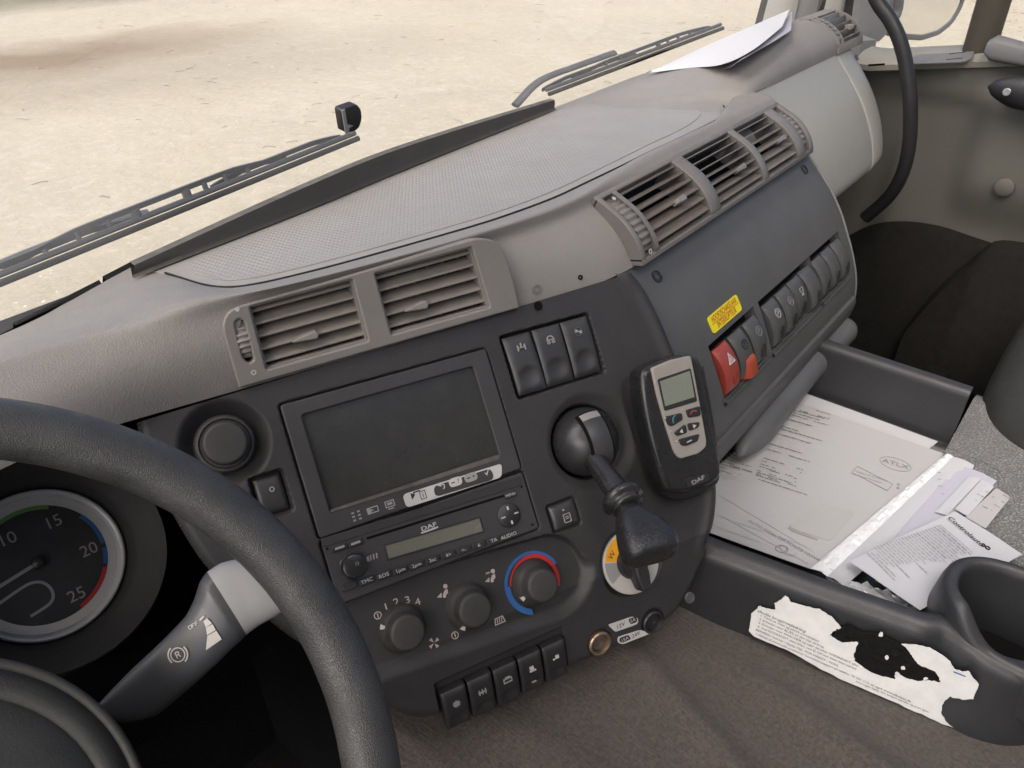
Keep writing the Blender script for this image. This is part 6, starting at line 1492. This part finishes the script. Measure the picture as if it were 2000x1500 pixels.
on_stalk(strok([rotp(p, rc_) for p in R_], 2.0)+strok([rotp(p, rc_) for p in ((.5, -.4), (4, 6))], 2.0), m_stp, 'lettering')
of = cs(822, 672); rr_ = math.radians(-32)
for k, sh in enumerate(([(-3, 3), (-3, -3), (3, -3), (3, 3), (-3, 3)], [(-2.5, 4), (-2.5, -3), (3, -3)], [(-2.5, 4), (-2.5, -3), (3, -3)])):
    cx = (of[0]+(k-1)*7.2*math.cos(rr_), of[1]+(k-1)*7.2*math.sin(rr_)); on_stalk(strok([rotp(p, cx) for p in sh], 1.3)+(strok([rotp(p, cx) for p in ((-2.5, .3), (2, .3))], 1.2) if k else []), m_stp, 'lettering')

# instrument cluster
gc = at(82, 1102, .71); gn = nrm(V(.0, -.74, .67)); gf = Fr(gc, V(1, 0, 0), np.cross(gn, V(1, 0, 0)))
ic_ = Thing('instrument_cluster', 'dark instrument cluster behind the wheel with a pressure gauge', 'instrument cluster', gf)
R0 = .0635
ic_.part('dial_face', G().add(*lathe([(R0, 0), (.0001, .0)], 64)), mat('dark dial face', (.034, .033, .032), .5, .3, var=.3, vscale=20))
ic_.part('bright_ring', G().add(*lathe([(R0*.985, .0005), (R0*1.0, .004), (R0*1.06, .007), (R0*1.09, .006), (R0*1.10, .0)], 80, cap=False)), mat('satin grey ring', (.5, .5, .49), .4, .5, metal=.2), ang=70)
ic_.plate('scale_ring', [disc(0, 0, R0*.985, 72), disc(0, 0, R0*.86, 72)], 0, .0006, mat('pale scale print', (.50, .49, .47), .5, .3))
def gang(px, py): x, y = gf.px(px, py, 0); return math.atan2(y, x), math.hypot(x, y)
for a, b, m_ in (((0, 1034), (94, 994), m_grnp), ((156, 1008), (208, 1058), m_blup), ((201, 1070), (206, 1100), m_blup), ((208, 1108), (156, 1182), m_redp)):
    a0, a1 = gang(*a)[0], gang(*b)[0]
    if a0 < a1: a0 += 2*math.pi if a0+2*math.pi-a1 < 4 else 0
    ic_.plate('scale_band', [arcband(0, 0, R0*.80, R0*.86, min(a0, a1), max(a0, a1), 24)], 0, .0008, m_)
for s_, q in (('10', (14, 1054)), ('15', (104, 1020)), ('20', (174, 1074)), ('25', (150, 1162))):
    x, y = gf.px(*q, .0008); ic_.text('numeral', s_, .0155, x, y, .0009, mat('soft grey numerals', (.30, .29, .27), .5, .3), rot=math.radians(-8))
nh = V(gf.px(76, 1098, .004)); ntp = V(gf.px(-40, 1170, .004)); ic_.plate('needle', [seg(nh, ntp, .0032)], .004, .0048, m_grey); ic_.part('needle_hub', G().add(*lathe([(.006, 0), (.0058, .006), (.003, .008), (.0001, .008)], 24)).tf(Matrix.Translation((nh[0], nh[1], 0))), m_blk)
ul = [gf.px(*q, .001) for q in ((-20, 1192), (40, 1150), (64, 1138), (84, 1138), (98, 1148), (104, 1164), (96, 1180), (60, 1204))]; us = spline(np.array([(a, b, 0) for a, b in ul]), 30)
gg = G()
for k in range(29): gg.add([(*q, .0012) for q in seg(us[k][:2], us[k+1][:2], .0026)], [(0, 1, 2, 3)])
ic_.part('sub_dial_outline', gg, m_grey, smooth=False)
prof = [(R0*1.10, -.002), (R0*1.14, .012), (R0*1.2, .030), (R0*1.42, .036), (R0*1.50, .044), (R0*1.54, .046), (R0*1.58, .040), (R0*1.66, -.03)]
ic_.part('binnacle', G().add(*lathe(prof, 90, cap=False)), mat('matt charcoal plastic', (.036, .035, .033), .6, .35, grain=FINE), ang=60)
g = G(); g.add(*box(-.40, .155, -.20, .03, -.05, -.045)); ic_.part('backplate', g, m_void, smooth=False)
# dark column shroud below wheel
cyl = tube([WC-ax*.03, WC-ax*.20+V(0, .02, -.05), WC-ax*.38+V(0, .05, -.12)], [.075, .085, .09], 36)
single('column_shroud', cyl, m_blk, 'black steering column shroud under the wheel hub', 'column shroud', ang=80)
structure('footwell_panel', box(-.75, .30, .74, .78, -1.2, -.40), m_void)

# ================================================================== passenger door, pillar, mirror, grab handle, seat
XD = 1.66
dr = Thing('passenger_door', 'olive-grey passenger door panel with a pale window ledge', 'door', loc=(XD, .0, -1.0))
beltpx = [(1690, 113), (1800, 106), (1905, 98), (1960, 96), (2060, 92)]
def dX(px, py, off=0.): return hx(px, py, XD-off)
# panel skin: grid in (y,z) with moulded recess and the darker lower pocket
ys = np.linspace(-.75, .75, 90); 
def belt_z(y): return -.3355+(.44-y)*.175 if y < .44 else -.3355
P = []
for y in ys:
    bz = belt_z(y); row = []
    for k in np.linspace(0, 1, 60):
        z = bz-.006+(-1.15-bz)*k; off = 0.
        off += .012*sstep(-.40, -.36, z)                                   # rolls out under the ledge
        off += .055*sstep(.26, .20, y)*sstep(-.62, -.5, z)*sstep(-.33, -.40, z)*.6   # armrest swell to the rear
        off -= .018*sstep(.345, .375, y)                                    # step in the front edge
        row.append((XD-.02-off, y, z))
    P.append(row)
dr.part('panel', grid(np.array(P)), m_door, world=True, ang=60)
# lower carpeted pocket
low = [hx(*q, XD-.05) for q in ((1640, 470), (1700, 440), (1760, 432), (1830, 440), (1900, 462), (1990, 492), (2060, 515))]; lw_ = spline(low, 30)
dr.part('carpet_lower', grid(np.array([[p, p+V(-.012, 0, -.02), p+V(-.015, 0, -.25), p+V(-.015, 0, -.6)] for p in lw_]), flip=True), m_doorc, world=True, ang=60)
pk = [hx(*q, XD-.10) for q in ((1770, 640), (1830, 570), (1890, 520), (1925, 490), (1960, 484), (2060, 500))]; pk = spline(pk, 24)
dr.part('door_pocket', grid(np.array([[p+V(.03, 0, .004), p, p+V(-.012, 0, -.012), p+V(-.02, 0, -.30)] for p in pk]), flip=True), m_doorc, world=True, ang=60)
# window ledge
lg = []
for y in np.linspace(.47, -.75, 40):
    bz = belt_z(y); lg.append([V(XD+.05, y, bz+.012), V(XD+.0, y, bz+.012), V(XD-.035, y, bz+.004), V(XD-.042, y, bz-.004), V(XD-.040, y, bz-.014), V(XD-.02, y, bz-.022)])
dr.part('window_ledge', grid(np.array(lg)), m_doorl, world=True, ang=50)
lf = Fr(V(XD-.02, .30, belt_z(.30)+.0105), V(0, -1, .175), V(1, 0, .18)); lq = lambda px, py: lf.px(px, py, 0)
dr.part('ledge_insert', plate([roundpoly([lq(*q) for q in ((1775, 125), (1880, 121), (1896, 116), (1904, 101), (1790, 108), (1776, 116))], .006)], -.001, .0012, .0006).tf(lf.M()), m_capg, world=True)
for a, b in (((1848, 118), (1880, 115)), ((1853, 107), (1886, 103))): dr.part('slot', plate([seg(lq(*a), lq(*b), .0022)], .0005, .0016).tf(lf.M()), m_void, world=True)
dr.part('slot', plate([seg(lq(1696, 128), lq(1728, 126), .0025)], -.001, .002).tf(lf.M()), m_void, world=True)
# lock lever block and dark pull handle
b0 = hx(1966, 100, XD-.05); S = []
for k in np.linspace(0, 1, 14):
    y = b0[1]+.030-.12*k; w_ = .020*(1-.25*k); h_ = .020*(1-.3*k)*min(1, (k/.08+.3)**.5); S.append([V(b0[0]+w_*math.copysign(abs(math.cos(t))**.6, math.cos(t)), y, b0[2]+.004-.012*k+h_*math.copysign(abs(math.sin(t))**.6, math.sin(t))) for t in np.linspace(0, 2*math.pi, 20, endpoint=False)])
dr.part('lock_lever', (lambda vf: (vf[0], list(vf[1])+[tuple(range(20))]))(grid(np.array(S), closed_v=True)), m_capg, world=True, ang=50)
h0 = hx(1990, 178, XD-.09); S = []
for k in np.linspace(0, 1, 22):
    y = h0[1]+.048-.20*k; r_ = .026*min(1, (k/.22+.0005))**.5; S.append([V(h0[0]+r_*.55*math.cos(t), y, h0[2]-.010*k+r_*math.sin(t)) for t in np.linspace(0, 2*math.pi, 22, endpoint=False)])
dr.part('pull_handle', grid(np.array(S), closed_v=True), m_blk, world=True, ang=70)
sp_ = hx(1966, 180, XD-.1055); screw(dr, sp_, nrm(V(-1, -.1, .25)), .005, m_steel)
sp_ = hx(1961, 366, XD-.060); gg = G().add(*lathe([(.0165, -.004), (.016, .001), (.014, .0025), (.0001, .003)], 30)).tf(Fr(sp_, V(0, -1, 0), V(0, 0, 1)).M()); dr.part('blanking_plug', gg, m_door, world=True)
# window post and glass
pst = [hx(1942, 0, XD+.0), hx(1913, 96, XD+.0)]; ext = pst[0]+(pst[0]-pst[1])*3.5; S = []
for k in np.linspace(0, 1, 10):
    p = pst[1]*(1-k)+ext*k+V(0, 0, -.01*(1-k)); S.append([p+V(.012*math.cos(t), .0275*math.cos(t)*0+.027*math.sin(t), 0)+V(.012*math.cos(t), 0, 0) for t in np.linspace(0, 2*math.pi, 14, endpoint=False)])
dr.part('window_post', grid(np.array(S), closed_v=True), mat('brown-grey post trim', (.07, .06, .045), .6, .3), world=True, ang=60)
dr.part('window_glass', ([(XD+.03, .62, -.34), (XD+.03, -.75, -.2), (XD-.03, -.75, .6), (XD-.03, .5, .6)], [(0, 1, 2, 3)]), m_side, world=True)
dr.part('upper_frame', tube([V(XD, .60, -.1), V(XD-.02, .50, .3), V(XD-.04, .35, .60), V(XD-.04, -.75, .62)], .03, 12), m_pill, world=True)
# A-pillar
pl = Thing('windscreen_pillar', 'pale grey trimmed pillar at the passenger end of the windscreen', 'pillar', loc=(1.6, .6, -.3))
def strip(name, L, R, d0, d1, m, bulge=.012, up=.9):
    """vertical trim strip between two image-plane edges at a given X"""
    a0, a1 = hx(*L[0], d0), hx(*L[1], d0); b0, b1 = hx(*R[0], d1), hx(*R[1], d1); S = []
    for k in np.linspace(-1.2, 9, 12):
        a = a0+(a1-a0)*k; b = b0+(b1-b0)*k; n_ = nrm(V(-.6, -.8, 0)); S.append([a*(1-t)+b*t+n_*bulge*math.sin(t*math.pi) for t in np.linspace(0, 1, 7)])
    pl.part(name, grid(np.array(S)), m, world=True, ang=50)
strip('rubber_edge', ((1474, 48), (1487, 0)), ((1490, 42), (1501, 0)), 1.655, 1.655, m_rub, .003)
strip('front_trim', ((1489, 42), (1500, 0)), ((1552, 35), (1560, 0)), 1.65, 1.66, m_pill, .012)
strip('shaded_trim', ((1549, 35), (1558, 0)), ((1590, 40), (1600, 0)), 1.665, 1.68, m_capg, .006)  # darker grey strip stands in for the shading on the pillar
strip('dark_seam', ((1588, 40), (1598, 0)), ((1606, 40), (1616, 0)), 1.685, 1.69, m_rub, .0)
strip('rear_trim', ((1604, 40), (1614, 0)), ((1644, 40), (1652, 0)), 1.68, 1.69, m_pill, .012)
strip('door_seal', ((1643, 60), (1650, 0)), ((1660, 60), (1668, 0)), 1.69, 1.69, m_rub, .006)
# grab handle
gh = [hx(*q, X) for q, X in (((1690, -60), 1.50), ((1712, 0), 1.50), ((1738, 38), 1.50), ((1757, 78), 1.50), ((1770, 130), 1.50), ((1778, 200), 1.50), ((1776, 280), 1.505), ((1762, 340), 1.51), ((1735, 385), 1.52), ((1690, 425), 1.53))]
single('grab_handle', tube(spline(gh, 60), .0118, 18), m_blk, 'long curved black grab handle beside the glove compartment', 'grab handle', ang=80)
# exterior mirror
mr = Thing('side_mirror', 'exterior passenger mirror with a rounded lower corner seen through the side window', 'mirror', loc=(2.15, .75, -.35))
MF = Fr(hx(1800, 30, 2.1), nrm(V(.94, -.34, 0)), V(0, .0, 1)); mq = lambda px, py: MF.px(px, py, 0)
gp_ = [mq(*q) for q in ((1742, 60), (1768, 66), (1800, 68), (1832, 58), (1856, 38), (1872, 10), (1885, -40), (1900, -300), (1790, -300), (1760, 20))]
gps = roundpoly(gp_, .01); gps = gps if area2(gps) > 0 else gps[::-1]
mr.part('glass', plate([gps], 0, .003).tf(MF.M()), m_mirg, world=True)
mr.part('surround', plate([inset(gps, -.012), inset(gps, .001)], -.012, .006, .003).tf(MF.M()), m_capg, world=True)
mr.part('shell', plate([inset(gps, -.010)], -.08, -.012, .0).tf(MF.M()), m_mirw, world=True)
hsg = [hx(*q, 2.0) for q in ((1676, 84), (1718, 80), (1738, 60), (1745, -200), (1690, -200))]
mr.part('arm_cover', (lambda A: (list(A)+[p+V(.08, .1, 0) for p in A], [tuple(range(5))[::-1]]+[(i, (i+1) % 5, 5+(i+1) % 5, 5+i) for i in range(5)]))(hsg), m_capg, world=True, smooth=False)
mr.part('bracket', (lambda A: (list(A)+[p+V(.05, .06, 0) for p in A], [tuple(range(4))[::-1]]+[(i, (i+1) % 4, 4+(i+1) % 4, 4+i) for i in range(4)]))([hx(*q, 1.95) for q in ((1680, 130), (1704, 128), (1712, 78), (1680, 80))]), m_capg, world=True, smooth=False)
# seat corner
st = Thing('passenger_seat', 'dark grey passenger seat cushion at the right edge', 'seat', loc=(1.30, -.25, -1.0))
c0 = V(1.25, -.235, -.66); S = []
for z, sx, sy in ((-.18, .23, .24), (-.15, .255, .262), (-.06, .265, .272), (.02, .268, .274), (.055, .255, .262), (.075, .225, .235), (.085, .15, .16), (.087, .001, .001)):
    S.append([c0+V(sx*math.copysign(abs(math.cos(t))**.45, math.cos(t)), sy*math.copysign(abs(math.sin(t))**.45, math.sin(t)), z) for t in np.linspace(0, 2*math.pi, 64, endpoint=False)])
st.part('cushion', grid(np.array(S), closed_v=True, flip=True), m_seat, world=True, ang=80)
st.part('base', G().add(*box(1.05, 1.45, -.45, -.02, -1.2, -.80)), m_void, world=True)
structure('sill_step', box(1.05, 1.62, .12, .16, -1.2, -.86), m_floor)

# ------------------------------------------------------------------ lettering (made last, in one pass)
def flush_text():
    items = []
    for rec in TXT:
        s = rec[2]; c = bpy.data.curves.new('t', 'FONT'); c.body = s; c.size = 1.0; c.align_x = rec[10]; c.align_y = 'CENTER'; c.offset = rec[12]; c.resolution_u = 3
        o = bpy.data.objects.new('t', c); COL.objects.link(o); items.append(o)
    bpy.context.view_layer.update(); dg = bpy.context.evaluated_depsgraph_get()
    for o, (th, name, s, size, x, y, z, m, rot, parent, al, sq, bold) in zip(items, TXT):
        me = o.evaluated_get(dg).to_mesh(); ca, sa = math.cos(rot), math.sin(rot)
        vs = [(v.co.x*size*sq, v.co.y*size) for v in me.vertices]; fs = [tuple(p.vertices) for p in me.polygons]
        if fs:
            th.part(name, ([(x+a*ca-b*sa, y+a*sa+b*ca, z) for a, b in vs], fs), m, parent=parent, smooth=False)
        c = o.data; bpy.data.objects.remove(o); bpy.data.curves.remove(c)
flush_text()
